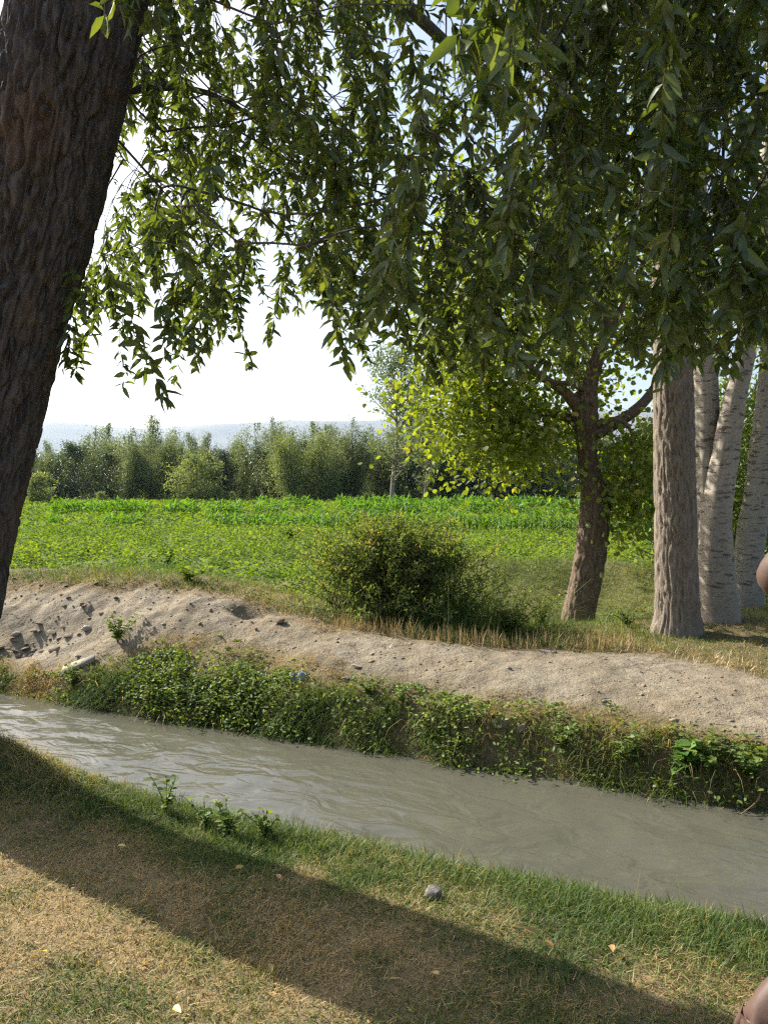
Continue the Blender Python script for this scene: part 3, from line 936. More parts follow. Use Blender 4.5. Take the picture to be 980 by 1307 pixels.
# front rank, then two ranks behind it that fill the gaps
WHERE = [(60, 'beside the willow trunk'), (205, 'left of the round pale tree'), (290, 'behind the round pale tree'), (352, 'right of the round pale tree'), (450, 'behind the feathery pair'),
         (565, 'around the tall thin poplar'), (745, 'behind the yellow-green tree'), (2000, 'seen past the right-hand trunks')]
def wood(u, d, dark, s, rank):
    where = next(w for lim, w in WHERE if u < lim)
    rz = r2.uniform(0, 6.3)
    if dark: plant_tree('wood_tree', DRK[r2.randrange(3)], xat(u, d), d, rz, s, 'dark broad-crowned tree in the %s rank of the wood %s' % (rank, where), GRP)
    else: plant_tree('wood_tree', VAR[r2.randrange(6)], xat(u, d), d, rz, s, 'slender grey-green poplar in the %s rank of the wood %s' % (rank, where), GRP)
u = -30
while u < 1010:
    sf = r2.choice((.50, .62, .74, .86)) * r2.uniform(.92, 1.08) * (1.0 if u < 330 else 1.08)
    wood(u, r2.uniform(86, 91), 585 < u < 770 or r2.random() < .22, sf, 'front')
    u += r2.uniform(19, 27)
u = -40
while u < 1020:
    wood(u, r2.uniform(94, 100), False, r2.choice((.70, .82, .95, 1.04)) * r2.uniform(.94, 1.06), 'middle')
    u += r2.uniform(20, 30)
u = -40
while u < 1020:
    wood(u, r2.uniform(104, 112), r2.random() < .4, r2.uniform(.80, 1.10), 'back')
    u += r2.uniform(22, 32)
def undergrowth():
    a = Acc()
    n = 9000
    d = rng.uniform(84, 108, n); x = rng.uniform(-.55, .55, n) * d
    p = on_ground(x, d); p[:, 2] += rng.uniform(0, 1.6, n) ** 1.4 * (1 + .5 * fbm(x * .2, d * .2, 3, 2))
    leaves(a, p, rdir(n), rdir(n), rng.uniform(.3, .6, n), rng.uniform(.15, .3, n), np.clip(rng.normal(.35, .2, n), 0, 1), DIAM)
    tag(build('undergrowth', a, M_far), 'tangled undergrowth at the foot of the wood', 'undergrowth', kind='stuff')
def on_ground(x, y, dz=0.0):
    return np.stack([x, y, H(x, y) + dz], -1)
undergrowth()
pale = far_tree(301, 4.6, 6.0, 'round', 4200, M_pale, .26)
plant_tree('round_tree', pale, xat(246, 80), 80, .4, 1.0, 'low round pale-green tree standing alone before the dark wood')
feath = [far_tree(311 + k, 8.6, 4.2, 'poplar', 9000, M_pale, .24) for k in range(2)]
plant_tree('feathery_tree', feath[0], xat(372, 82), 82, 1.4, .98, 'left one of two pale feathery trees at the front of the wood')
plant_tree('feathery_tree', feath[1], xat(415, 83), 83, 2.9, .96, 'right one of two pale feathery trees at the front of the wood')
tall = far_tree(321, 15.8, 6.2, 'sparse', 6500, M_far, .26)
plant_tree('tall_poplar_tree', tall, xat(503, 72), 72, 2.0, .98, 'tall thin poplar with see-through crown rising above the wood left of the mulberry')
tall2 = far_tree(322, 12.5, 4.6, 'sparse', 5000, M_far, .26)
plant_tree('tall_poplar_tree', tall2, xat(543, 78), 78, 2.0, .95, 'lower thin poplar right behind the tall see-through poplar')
shrub_m = far_tree(331, 2.0, 2.2, 'round', 2200, M_pale, .18)
plant_tree('field_shrub', shrub_m, xat(131, 76), 76, 0, .55, 'small pale shrub at the left foot of the wood', None)
plant_tree('field_shrub', shrub_m, xat(54, 70), 70, 1, 1.35, 'bigger green shrub beside the willow trunk at the foot of the wood', None)
plant_tree('field_shrub', shrub_m, xat(276, 79), 79, 2, .8, 'small pale shrub touching the round pale tree', None)
big_shrub = far_tree(341, 3.4, 2.8, 'round', 5200, M_weed, .11)
plant_tree('thicket_shrub', big_shrub, 4.75, 11.2, 1, .9, 'green leafy shrub seen between the white-barked trunks')
plant_tree('thicket_shrub', big_shrub, 5.9, 12.2, 3, 1.0, 'green leafy shrub behind the rightmost white-barked trunk')

# ------------------------------------------------------------------ crops in the field
def on_ground(x, y, dz=0.0):
    return np.stack([x, y, H(x, y) + dz], -1)
def crop(acc, n, y0, y1, per, ll, spread, hgt):
    y = y0 + (y1 - y0) * rng.uniform(size=n) ** .75
    x = rng.uniform(-.62, .62, n) * y
    k = (dirt(x, y) < .3) & ~((y < 14.2) & (x > -.9)) & (ts(x, y)[0] > 8.6)
    x, y = x[k], y[k]
    hv = hgt * (1 + .5 * fbm(x * .25, y * .25, 41, 3))
    c = on_ground(x, y)
    n = len(c)
    m = n * per
    ci = np.repeat(np.arange(n), per)
    q = rng.normal(size=(m, 3)) * spread * np.array([1, 1, 0])
    p = c[ci] + q
    p[:, 2] += hv[ci] * rng.uniform(.15, 1.0, m) * np.exp(-(q[:, 0] ** 2 + q[:, 1] ** 2) / (3 * spread ** 2))
    mu = .46 + .40 * fbm(x * .5, y * .5, 43, 3) + .10 * rng.normal(size=n)
    leaves(acc, p, unit(rng.normal(size=(m, 3)) * [1, 1, .35]), unit(rng.normal(size=(m, 3)) * .55 + [0, 0, 1]), ll * rng.uniform(.6, 1.3, m), ll * .7 * rng.uniform(.6, 1.2, m),
           np.clip(mu[ci] + rng.normal(size=m) * .09, 0, .95), DIAM)
a = Acc()
crop(a, 4300, 9.2, 27, 28, .080, .13, .33)
crop(a, 5000, 26, 50, 10, .17, .25, .32)
crop(a, 4500, 48, 86, 8, .30, .45, .35)
tag(build('low_crop', a, M_crop), 'low leafy green crop covering the field behind the path', 'crop', kind='stuff')

# rows of maize across the field
def maize_mesh(seed):
    g = np.random.default_rng(seed)
    b = Acc()
    h = g.uniform(.42, .62)
    tube(b, np.array([[0, 0, 0], [.01, 0, h * .5], [0, .01, h * .85]]), [.012, .010, .006], 4, None, False, .3)
    n = 9
    B = np.zeros((n, 3)); B[:, 2] = np.linspace(.05, h * .8, n)
    blades(b, B, g.uniform(.32, .50, n), np.full(n, .055), np.arange(n) * 3.14 + g.normal(size=n) * .5, g.uniform(.7, 1.5, n), g.uniform(.15, .5, n), g.uniform(0, 1, n), 3)
    return mesh_from('maize_plant', b, M_maize)
MZ = [maize_mesh(k) for k in range(5)]
r3 = random.Random(11)
u = 405
while u < 835:
    d = 26.0 + r3.uniform(-.4, .4) - (u - 600) * .002
    x = xat(u, d)
    if not (742 < u < 768):
        o = obj('maize_plant', MZ[r3.randrange(5)], None, (x, d, float(H(x, d))))
        o.rotation_euler = (0, 0, r3.uniform(0, 6.3)); s = r3.uniform(1.0, 1.45); o.scale = (s, s, s)
        tag(o, 'bright green maize plant in the row across the field', 'maize plant', 'maize plants in the front row')
    u += r3.uniform(3.6, 5.6)
def row(u0, u1, v_d, spread, n, ll, h, label):
    a = Acc()
    uu = rng.uniform(u0, u1, n); d = v_d + rng.normal(size=n) * spread
    x = (uu - 490) / FPX * d
    dens = fbm(x * .8, d * 0 + v_d, 3, 2) > -.25
    x, d = x[dens], d[dens]; n = len(x)
    p = on_ground(x, d, 0)
    p[:, 2] += rng.uniform(.05, h, n)
    leaves(a, p, unit(rng.normal(size=(n, 3)) + [0, 0, .4]), rdir(n), ll * rng.uniform(.6, 1.3, n), ll * .3 * rng.uniform(.7, 1.3, n), rng.uniform(0, 1, n), DIAM)
    tag(build('crop_row', a, M_maize), label, 'crop row', kind='stuff')
row(60, 850, 42, .5, 5200, .34, .75, 'darker second crop row behind the maize')
row(60, 420, 30, .4, 2000, .26, .42, 'crop row left of the maize plants')
row(330, 850, 56, .5, 3000, .40, .80, 'third crop row near the wood')

# ------------------------------------------------------------------ mown grass of the near bank
def scatter(n, x0, x1, y0, y1, keep):
    x, y = rng.uniform(x0, x1, n), rng.uniform(y0, y1, n)
    k = rng.uniform(size=n) < keep(x, y)
    return x[k], y[k]
a = Acc()
x, y = scatter(640000, -3.4, 2.6, 1.5, 5.2, lambda x, y: (ts(x, y)[0] < 3.12) * (np.abs(x) < .56 * y + .45) * (.55 + .45 * sstep(-.35, .25, fbm(x * 3, y * 3, 50, 3))))
n = len(x); dr = dryness(x, y)
lush = sstep(2.4, 3.0, ts(x, y)[0])
Lg = rng.uniform(.016, .05, n) * (1 + .8 * lush) * (1 + .35 * fbm(x * 4, y * 4, 51, 2))
rv = np.clip(dr * .80 + rng.normal(size=n) * .22 - .04, 0, 1)
blades(a, on_ground(x, y, -.004), Lg, rng.uniform(.0022, .0048, n), rng.uniform(0, 6.283, n), rng.uniform(0, 1.3, n), np.abs(rng.normal(size=n)) * .55 + .45 * dr, rv, 2)
# straw and clippings lying flat
x, y = scatter(36000, -3.4, 2.6, 1.5, 4.9, lambda x, y: (ts(x, y)[0] < 3.0) * (.15 + .85 * dryness(x, y)))
n = len(x)
blades(a, on_ground(x, y, .006 + .012 * rng.uniform(size=n)), rng.uniform(.02, .055, n), rng.uniform(.002, .0042, n), rng.uniform(0, 6.283, n), rng.uniform(-.3, .5, n), rng.uniform(1.1, 1.6, n), np.clip(rng.normal(.76, .14, n), .4, 1), 2)
tag(build('mown_grass', a, M_grass), 'short half-dry mown grass on the near bank', 'grass', kind='stuff')
# longer fringe at the brink
a = Acc()
x, y = scatter(60000, -4.0, 3.2, 1.5, 6.0, lambda x, y: sstep(2.72, 2.98, ts(x, y)[0]) * sstep(3.26, 3.12, ts(x, y)[0]) * (.35 + .65 * (fbm(x * 2.5, y * 2.5, 55, 2) > -.1)))
n = len(x)
blades(a, on_ground(x, y, -.005), rng.uniform(.035, .10, n) * (1 + .6 * fbm(x * 3, y * 3, 57, 2)), rng.uniform(.003, .006, n), rng.uniform(0, 6.283, n), rng.uniform(.1, 1.2, n), np.abs(rng.normal(size=n)) * .35, np.clip(rng.normal(.40, .2, n), 0, 1), 3)
x, y = scatter(60, -2.0, 2.2, 2.4, 4.6, lambda x, y: sstep(2.8, 3.0, ts(x, y)[0]) * sstep(3.25, 3.15, ts(x, y)[0]) * 1.0)
n = len(x)
if n: blades(a, on_ground(x, y), rng.uniform(.15, .30, n), rng.uniform(.002, .003, n), rng.uniform(0, 6.283, n), rng.uniform(.1, .8, n), rng.uniform(0, .3, n), np.clip(rng.normal(.5, .25, n), 0, 1), 3)
# shaggy dry grass on the hump under the willow
x, y = scatter(26000, -3.4, -1.2, 3.6, 5.0, lambda x, y: gauss(x, y, -2.2, 4.2, .65, .36, -.42) * (ts(x, y)[0] < 3.2))
n = len(x)
blades(a, on_ground(x, y), rng.uniform(.05, .17, n), rng.uniform(.002, .0035, n), rng.uniform(0, 6.283, n), rng.uniform(.6, 2.0, n), rng.uniform(.1, .9, n), np.clip(rng.normal(.78, .16, n), 0, 1), 3)
tag(build('bank_grass', a, M_grass), 'longer grass along the brink of the near bank', 'grass', kind='stuff')

# ------------------------------------------------------------------ grass and weeds of the far bank
def tuft(acc, c, n, l0, l1, r, mu, w=.006, bend=(.5, 1.9), head=None):
    B = np.repeat(np.asarray(c)[None], n, 0) + rng.normal(size=(n, 3)) * [r, r, 0]
    B[:, 2] = H(B[:, 0], B[:, 1]) - .01
    hd = rng.uniform(0, 6.283, n) if head is None else head + rng.normal(size=n) * 1.0
    blades(acc, B, rng.uniform(l0, l1, n), w * rng.uniform(.6, 1.2, n), hd, rng.uniform(*bend, n), np.abs(rng.normal(size=n)) * .28, np.clip(rng.normal(mu, .16, n), 0, 1), 3)
def bank_keep(x, y):
    t, s = ts(x, y)
    lo = np.interp(s, LO_S, LO_T)
    return sstep(5.16, 5.24, t) * sstep(lo + .12, lo - .12, t + .12 * fbm(x * 3, y * 3, 61, 2))
a = Acc()
x, y = scatter(60000, -6.5, 5, 3.4, 9.5, lambda x, y: bank_keep(x, y) * (.5 + .5 * (fbm(x * 2.2, y * 2.2, 63, 2) > -.08)))
print('bank tufts', len(x))
x, y = x[:7500], y[:7500]
t, s_ = ts(x, y)
edge_k = np.clip((np.interp(s_, LO_S, LO_T) - t) / .45, 0, 1)          # 0 at the bare path, 1 down by the water
low = t < 5.5
mu = .70 - .50 * edge_k + .50 * fbm(x * 1.5, y * 1.5, 65, 2) + .06 * (s_ > -2.5)
per = 15
ci = np.repeat(np.arange(len(x)), per); n = len(ci)
bx, by = x[ci] + rng.normal(size=n) * .03, y[ci] + rng.normal(size=n) * .03
hk = (.35 + .65 * edge_k) * (1 + .7 * fbm(x * 2.6, y * 2.6, 66, 2))
blades(a, on_ground(bx, by, -.01), np.where(low, rng.uniform(.07, .21, len(x)), rng.uniform(.04, .11, len(x)))[ci] * hk[ci] * rng.uniform(.5, 1.2, n), np.where(low[ci], .0065, .0045) * rng.uniform(.6, 1.2, n),
       np.where(low[ci], -1.9 + rng.normal(size=n), rng.uniform(0, 6.283, n)), rng.uniform(.4, 1.9, n), np.abs(rng.normal(size=n)) * .32, np.clip(mu[ci] + rng.normal(size=n) * .17, 0, 1), 3)
x, y = scatter(4000, -6.5, 5, 3.4, 9, lambda x, y: sstep(5.17, 5.22, ts(x, y)[0]) * sstep(5.5, 5.35, ts(x, y)[0]))
n = len(x)
blades(a, on_ground(x, y, .02), rng.uniform(.12, .34, n), rng.uniform(.004, .008, n), -1.95 + rng.normal(size=n) * .7, rng.uniform(.9, 2.3, n), rng.uniform(.1, .6, n), np.clip(rng.normal(.5, .3, n), 0, 1), 3)
tag(build('far_bank_grass', a, M_grass), 'rank grass hanging over the water from the far bank', 'grass', kind='stuff')
def weed_leaves(acc, x, y, hgt, ll, per, spread, mu):
    n = len(x); c = on_ground(x, y); m = n * per; ci = np.repeat(np.arange(n), per)
    p = c[ci] + rng.normal(size=(m, 3)) * spread * [1, 1, 0]
    p[:, 2] += rng.uniform(.1, 1, m) * hgt
    leaves(acc, p, unit(rng.normal(size=(m, 3)) * [1, 1, .4]), unit(rng.normal(size=(m, 3)) * .6 + [0, -.25, 1]), ll * rng.uniform(.6, 1.3, m), ll * .55 * rng.uniform(.7, 1.2, m), np.clip(rng.normal(mu, .25, m), 0, 1), BROAD)
a = Acc()
x, y = scatter(40000, -6.5, 5, 3.4, 9.5, lambda x, y: bank_keep(x, y) * (.22 + .78 * (fbm(x * 2.0, y * 2.0, 67, 3) > .10)))
print('weeds', len(x))
x, y = x[:3200], y[:3200]
t, s_ = ts(x, y)
ek = np.clip((np.interp(s_, LO_S, LO_T) - t) / .5, 0, 1)
k = rng.uniform(size=len(x)) < .12 + .88 * ek
x, y, ek = x[k], y[k], ek[k]
weed_leaves(a, x, y, np.repeat(.02 + .10 * ek * (1 + .9 * fbm(x * 3, y * 3, 69, 2)), 15), .034, 15, .05, .58)
tag(build('creeping_weeds', a, M_weed), 'small-leaved green weeds matted on the far bank', 'weeds', kind='stuff')

# single weeds that stand out
def weed(u, v, hgt, wid, nst, ll, label, seed, mat=M_weed, ratio=.5, dz=0):
    b = base_at(u, v)
    t = empty('weed', b)
    tag(t, label, 'weed', 'weeds that stand out on the banks')
    st, lf = Acc(), Acc()
    for k in range(nst):
        tip = b + np.array([rng.normal() * wid, rng.normal() * wid, hgt * rng.uniform(.6, 1.05)])
        kk = np.linspace(0, 1, 6)[:, None]
        mid = b + (tip - b) * [.25, .25, .6]
        c = b * (1 - kk) ** 2 + 2 * mid * kk * (1 - kk) + tip * kk ** 2
        tube(st, c, np.linspace(.0035, .0012, 6), 4, None, False)
        n = max(6, int(hgt / .014))
        q = np.linspace(.15, 1, n)
        pp = np.stack([np.interp(q, kk[:, 0], c[:, m]) for m in range(3)], -1)
        az = np.arange(n) * 2.4 + rng.uniform(0, 6)
        dd = np.stack([np.cos(az), np.sin(az), np.full(n, .15)], -1) + rng.normal(size=(n, 3)) * .2
        leaves(lf, pp, dd, unit(rng.normal(size=(n, 3)) * .4 + [0, 0, 1]), ll * rng.uniform(.6, 1.2, n) * (1.1 - .4 * q), ll * ratio * rng.uniform(.8, 1.1, n), np.clip(rng.normal(.6, .2, n), 0, 1), BROAD)
    build('stems', st, M_weed, t)
    build('foliage', lf, mat, t)
    return t
weed(150, 822, .30, .10, 9, .06, 'yellow-green weed standing alone on the bare slope at left', 1)
weed(212, 1040, .20, .06, 4, .04, 'thin weed over the water at the near brink, leftmost', 2)
weed(290, 1068, .18, .06, 7, .045, 'leafy weed in the middle of the near brink', 3)
weed(340, 1072, .13, .06, 8, .045, 'low leafy weed at the near brink, right of the others', 4)
weed(262, 1056, .12, .05, 6, .04, 'small weed between two others on the near brink', 5)
weed(95, 880, .22, .10, 9, .05, 'leafy weed by the water at the far left', 6)
weed(235, 905, .24, .13, 12, .055, 'dense bright weed clump on the far bank below the bare hump', 7)
weed(290, 915, .22, .12, 10, .05, 'bright weed clump beside the pale scrap on the far bank', 8)
weed(470, 888, .16, .09, 9, .045, 'round dark-leaved weed on the far bank under the rag', 9)
weed(515, 900, .16, .10, 8, .04, 'grey-green weed on the middle of the far bank', 10)
weed(715, 955, .22, .11, 10, .045, 'pale green weed overhanging the water at centre right', 11)
weed(808, 975, .22, .12, 11, .05, 'leafy weed on the bank left of the big single leaf', 12)
weed(905, 985, .24, .13, 12, .06, 'broad-leaved weed at the right end of the far bank', 13)
weed(960, 1000, .26, .12, 10, .06, 'yellowish weed at the right border by the water', 14)
weed(872, 990, .20, .04, 2, .12, 'plant with one big bright leaf over the water', 15, M_maize, .7)
weed(590, 800, .45, .16, 12, .07, 'broad-leaved weed in the ditch right of the bush', 16)
weed(650, 812, .40, .2, 14, .07, 'bramble-like weed in the ditch left of the small tree', 17, M_bush)
weed(690, 800, .35, .2, 10, .06, 'dull green weed at the foot of the small tree', 18, M_bush)
weed(800, 800, .25, .12, 9, .05, 'fresh green weed in the hollow left of the grey-brown trunk', 19)
weed(108, 712, .32, .2, 6, .10, 'tall broad-leaved plant at the left field edge', 20, M_crop)
weed(215, 722, .34, .26, 7, .12, 'big broad-leaved plant sprawling at the field edge above the hump', 21, M_crop)
weed(238, 742, .2, .2, 6, .09, 'low broad-leaved plant touching the dry verge', 22, M_crop)
weed(372, 690, .45, .3, 9, .12, 'tall leafy plant in the field behind the bush', 23, M_crop)

# ------------------------------------------------------------------ rough grass beyond the path, stubble, verge
a = Acc()
x, y = scatter(260000, -7, 9, 6.5, 16.5, lambda x, y: (dirt(x, y) < .35) * (ts(x, y)[0] > 6.6) * sstep(16.5, 14.5, y) * (.45 + .55 * (fbm(x * 1.4, y * 1.4, 71, 3) > -.15)) * ((x > -.9) | (y < 9.8)) * (x < .55 * y + .5))
n = len(x)
mu = np.clip(.25 + .46 * fbm(x * .9, y * .9, 73, 3) - .12 * sstep(12.8, 14.5, y) + .10 * ((x > 2.8) & (y > 11)), 0, 1)
blades(a, on_ground(x, y, -.01), rng.uniform(.05, .19, n) * np.where((x > 2.7) & (y < 9.2), .4, 1.0) * (1 + .6 * fbm(x * 2, y * 2, 75, 2)), rng.uniform(.004, .009, n), rng.uniform(0, 6.283, n), rng.uniform(.2, 1.5, n), np.abs(rng.normal(size=n)) * .4, np.clip(rng.normal(mu, .17), 0, 1), 2)
x, y = scatter(60000, 1.6, 6.5, 5.0, 9.6, lambda x, y: (dirt(x, y) < .5) * (ts(x, y)[0] > 6.4) * (x < .56 * y + .5))
n = len(x)
blades(a, on_ground(x, y, -.005), rng.uniform(.02, .07, n), rng.uniform(.003, .006, n), rng.uniform(0, 6.283, n), rng.uniform(.2, 1.4, n), np.abs(rng.normal(size=n)) * .5, np.clip(rng.normal(.56, .2, n) + .25 * fbm(x * 2, y * 2, 77, 2), 0, 1), 2)
tag(build('rough_grass', a, M_grass), 'rough yellowing grass between the path and the field', 'grass', kind='stuff')
a = Acc()
HIs, HIt = HI_S, HI_T
s_ = rng.uniform(-4.2, 1.2, 900)
t_ = np.interp(s_, HIs, HIt) + rng.normal(.10, .08, 900)
x, y = .9116 * s_ + .4110 * t_, -.4110 * s_ + .9116 * t_
k = (x > -.5) & (x < 2.4); x, y = x[k], y[k]; n = len(x)
blades(a, on_ground(x, y, -.01), rng.uniform(.07, .22, n), rng.uniform(.006, .011, n), rng.uniform(0, 6.283, n), rng.normal(0, .25, n), rng.normal(0, .2, n), rng.uniform(0, 1, n), 2)
s_ = rng.uniform(-9.5, 2.5, 5200)
t_ = np.interp(s_, HIs, HIt) + rng.normal(.12, .15, 5200)
x, y = .9116 * s_ + .4110 * t_, -.4110 * s_ + .9116 * t_
n = len(x)
blades(a, on_ground(x, y, -.01), rng.uniform(.04, .13, n), rng.uniform(.003, .006, n), rng.uniform(0, 6.283, n), rng.uniform(.1, 1.2, n), np.abs(rng.normal(size=n)) * .45, rng.uniform(.2, 1, n), 2)
tag(build('stubble', a, M_straw), 'dry straw stubble along the far edge of the path', 'stubble', kind='stuff')
# thin dry bits on the bare slope
a = Acc()
x, y = scatter(9000, -6, 5, 4, 10, lambda x, y: dirt(x, y) * sstep(.55, .0, np.abs(ts(x, y)[0] - np.interp(ts(x, y)[1], LO_S, LO_T) - .1)))
n = len(x)
blades(a, on_ground(x, y, .0), rng.uniform(.03, .10, n), rng.uniform(.003, .005, n), rng.uniform(0, 6.283, n), rng.uniform(0, .8, n), np.abs(rng.normal(.7, .5, n)), np.clip(rng.normal(.8, .2, n), 0, 1), 2)
tag(build('dry_grass_bits', a, M_grass), 'thin scorched grass on the lower edge of the path', 'grass', kind='stuff')

# ------------------------------------------------------------------ stones, clods, litter
def rock_mesh(name, mat, seed, flat=1.0, n=3):
    import bmesh
    g = np.random.default_rng(seed)
    bm = bmesh.new()
    bmesh.ops.create_icosphere(bm, subdivisions=n, radius=1)
    pl = unit(g.normal(size=(11, 3))); dist = g.uniform(.55, .9, 11)
    for v in bm.verts:
        p = np.array(v.co)
        for nn, d in zip(pl, dist):
            e = p @ nn - d
            if e > 0: p = p - nn * e
        p = p * (1 + .05 * float(vnoise(*(p * 3 + seed))))
        v.co = p * [1, 1, flat]
    me = bpy.data.meshes.new(name); bm.to_mesh(me); bm.free()
    me.materials.append(mat)
    return me
M_stone = plain('pale_stone', (.34, .30, .25), .85, .25, 12)
M_clod = plain('earth_clod', (.25, .20, .145), .95, .3, 14, .1, .01)
def stone(name, u, v, sx, sy, sz, rot, label, seed, mat=M_stone, sink=.25):
    b = base_at(u, v)
    o = obj(name, rock_mesh(name, mat, seed), None, b + np.array([0, 0, sz * (1 - 2 * sink)]))
    o.scale = (sx, sy, sz); o.rotation_euler = rot
    return tag(o, label, 'stone')
stone('stone', 552, 1150, .036, .030, .046, (.35, .3, .3), 'small pointed grey stone lying in the green grass of the near bank', 4, plain('grey_stone', (.235, .205, .175), .85, .3, 12), .3)
stone('stone', 110, 805, .065, .05, .032, (0, .1, .4), 'pale rounded stone on the bare slope above the slab', 6)
stone('stone', 20, 812, .06, .045, .03, (0, .1, .9), 'pale stone beside the hollow of broken clods', 7)
stone('stone', 640, 925, .075, .045, .055, (.3, .1, .2), 'brown boulder half hidden in the grass of the far bank', 9, M_clod, .55)
stone('stone', 668, 934, .065, .04, .05, (.2, -.2, .5), 'brown angular boulder right of another in the far bank', 10, M_clod, .5)
stone('stone', 455, 852, .055, .02, .015, (0, .1, -.3), 'thin buff stone on the path right of the rag', 11)
stone('stone', 442, 868, .045, .018, .015, (0, .1, .5), 'small buff stone just below another right of the rag', 12)
stone('stone', 327, 804, .018, .015, .012, (0, 0, 0), 'tiny dark stone on the path below the pit', 13, M_clod)
stone('stone', 100, 838, .04, .02, .015, (0, 0, .3), 'small whitish stone just above the slab', 14)
stone('stone', 356, 795, .08, .055, .03, (0, 0, .2), 'crumbling lump of earth right of the pit in the path', 15, M_clod)
# the pale slab sliding down the slope
b = base_at(100, 850)
sl = Acc()
k = np.array([[-.5, -.14, -.02], [.5, -.10, -.02], [.46, .12, -.02], [-.48, .10, -.02], [-.5, -.14, .014], [.5, -.10, .018], [.46, .12, .014], [-.48, .10, .012]]) * [.36, .42, .5]
sl.add(k, None, [[0, 3, 2, 1], [4, 5, 6, 7], [0, 1, 5, 4], [1, 2, 6, 5], [2, 3, 7, 6], [3, 0, 4, 7]])
o = obj('slab', mesh_from('slab', sl, plain('pale_slab', (.24, .215, .17), .9, .3, 10)), None, b + np.array([0, 0, .012]))
gxn = (H(b[0] + .1, b[1]) - H(b[0] - .1, b[1])) / .2; gyn = (H(b[0], b[1] + .1) - H(b[0], b[1] - .1)) / .2
o.rotation_mode = 'QUATERNION'
o.rotation_quaternion = Vector((-gxn, -gyn, 1)).to_track_quat('Z', 'X') @ Quaternion((0, 0, 1), R(-60))
tag(o, 'pale broken slab lying aslant on the grassy slope at left', 'slab')
# clods in the hollow and crumbs along the path
cl = [rock_mesh('clod', M_clod, 40 + k, .6, 2) for k in range(4)]
for k in range(34):
    x, y = -3.62 + r3.gauss(0, .27), 8.02 + r3.gauss(0, .15)
    o = obj('clod', cl[k % 4], None, (x, y, float(H(x, y)) + .005)); s = r3.uniform(.018, .055)
    o.scale = (s * 1.6, s, s * .5); o.rotation_euler = (r3.uniform(-.5, .5), r3.uniform(-.5, .5), r3.uniform(0, 6))
    tag(o, 'broken clod of dark earth in the hollow by the willow trunk', 'clod', 'clods in the hollow')
for k in range(60):
    x, y = -3.9 + r3.gauss(0, .9), 8.75 + r3.gauss(0, .15) - .35 * 0
    y = 8.9 - (x + 3.9) * .45 + r3.gauss(0, .16)
    o = obj('clod', cl[k % 4], None, (x, y, float(H(x, y)))); s = r3.uniform(.012, .036)
    o.scale = (s * 1.3, s, s * .7); o.rotation_euler = (r3.uniform(-.5, .5), r3.uniform(-.5, .5), r3.uniform(0, 6))
    tag(o, 'small dark clod along the top of the bare hump', 'clod', 'clods on top of the hump')
x, y = scatter(5200, -6, 5, 4.5, 10, lambda x, y: dirt(x, y) * (.2 + .8 * (fbm(x * 2, y * 2, 81, 2) > .05)))
n = len(x)
octa = np.array([[1, 0, 0], [0, 1, 0], [-1, 0, 0], [0, -1, 0], [0, 0, 1], [0, 0, -1.]])
of = np.array([[0, 1, 4], [1, 2, 4], [2, 3, 4], [3, 0, 4], [1, 0, 5], [2, 1, 5], [3, 2, 5], [0, 3, 5]])
r_ = np.abs(rng.normal(.005, .006, n)) + .003
v = octa[None] * r_[:, None, None] * rng.uniform(.6, 1.5, (n, 6, 1)) * np.array([1.4, 1, .7])
v += on_ground(x, y)[:, None, :]
a = Acc(); a.add(v, of[None] + (np.arange(n) * 6)[:, None, None])
tag(build('path_crumbs', a, M_clod), 'crumbs of earth and grit strewn over the path', 'grit', kind='stuff')
# leaf litter and dead twigs lying on the path
x, y = scatter(3200, -6, 5, 4.5, 10, lambda x, y: dirt(x, y) * (.15 + .85 * (fbm(x * 1.3, y * 1.3, 83, 2) > .1)))
n = len(x); a = Acc()
blades(a, on_ground(x, y, .006), rng.uniform(.03, .14, n), rng.uniform(.004, .010, n), rng.uniform(0, 6.283, n), rng.uniform(-.1, .2, n), rng.uniform(1.35, 1.55, n), rng.uniform(0, .6, n), 2)
tag(build('path_litter', a, plain('litter_brown', (.13, .10, .07), .9, .4, 40)), 'dead twigs and leaf bits scattered over the path', 'litter', kind='stuff')
# crumpled rag and pale scrap
def rag(name, u, v, sx, sy, sz, mat, label, seed):
    b = base_at(u, v)
    n = 22
    uu, vv = np.meshgrid(np.linspace(-1, 1, n), np.linspace(-1, 1, n))
    f = fbm(uu * 2 + seed, vv * 2, 1, 3)
    z = np.abs(f) * 1.6 * (1 - .5 * (uu ** 2 + vv ** 2))
    p = np.stack([b[0] + (uu + .35 * fbm(uu * 1.5, vv * 1.5, seed, 2)) * sx, b[1] + (vv + .4 * fbm(uu * 1.5, vv * 1.5, seed + 4, 2)) * sy, 0 * z], -1)
    p[..., 2] = H(p[..., 0], p[..., 1]) + .008 + np.maximum(z, 0) * sz
    i, j = np.meshgrid(np.arange(n - 1), np.arange(n - 1), indexing='ij')
    a = Acc(); a.add(p, None, np.stack([i * n + j, i * n + j + 1, (i + 1) * n + j + 1, (i + 1) * n + j], -1))
    o = build(name, a, mat, None, True)
    o.modifiers.new('thick', 'SOLIDIFY').thickness = .003
    return tag(o, label, name.split('_')[-1])
rag('crumpled_rag', 380, 868, .065, .045, .05, plain('grey_cloth', (.22, .25, .27), .7, .35, 40), 'crumpled grey-blue rag on the scorched grass of the far bank', 3)
rag('scrap', 312, 925, .045, .035, .03, plain('pale_scrap', (.62, .60, .50), .7, .1, 30), 'small whitish scrap caught in the weeds of the far bank', 8)
rag('scrap', 848, 800, .05, .035, .02, plain('paper_scrap', (.7, .66, .58), .7, .1, 30), 'tiny pale scrap at the foot of the grey-brown trunk', 12)
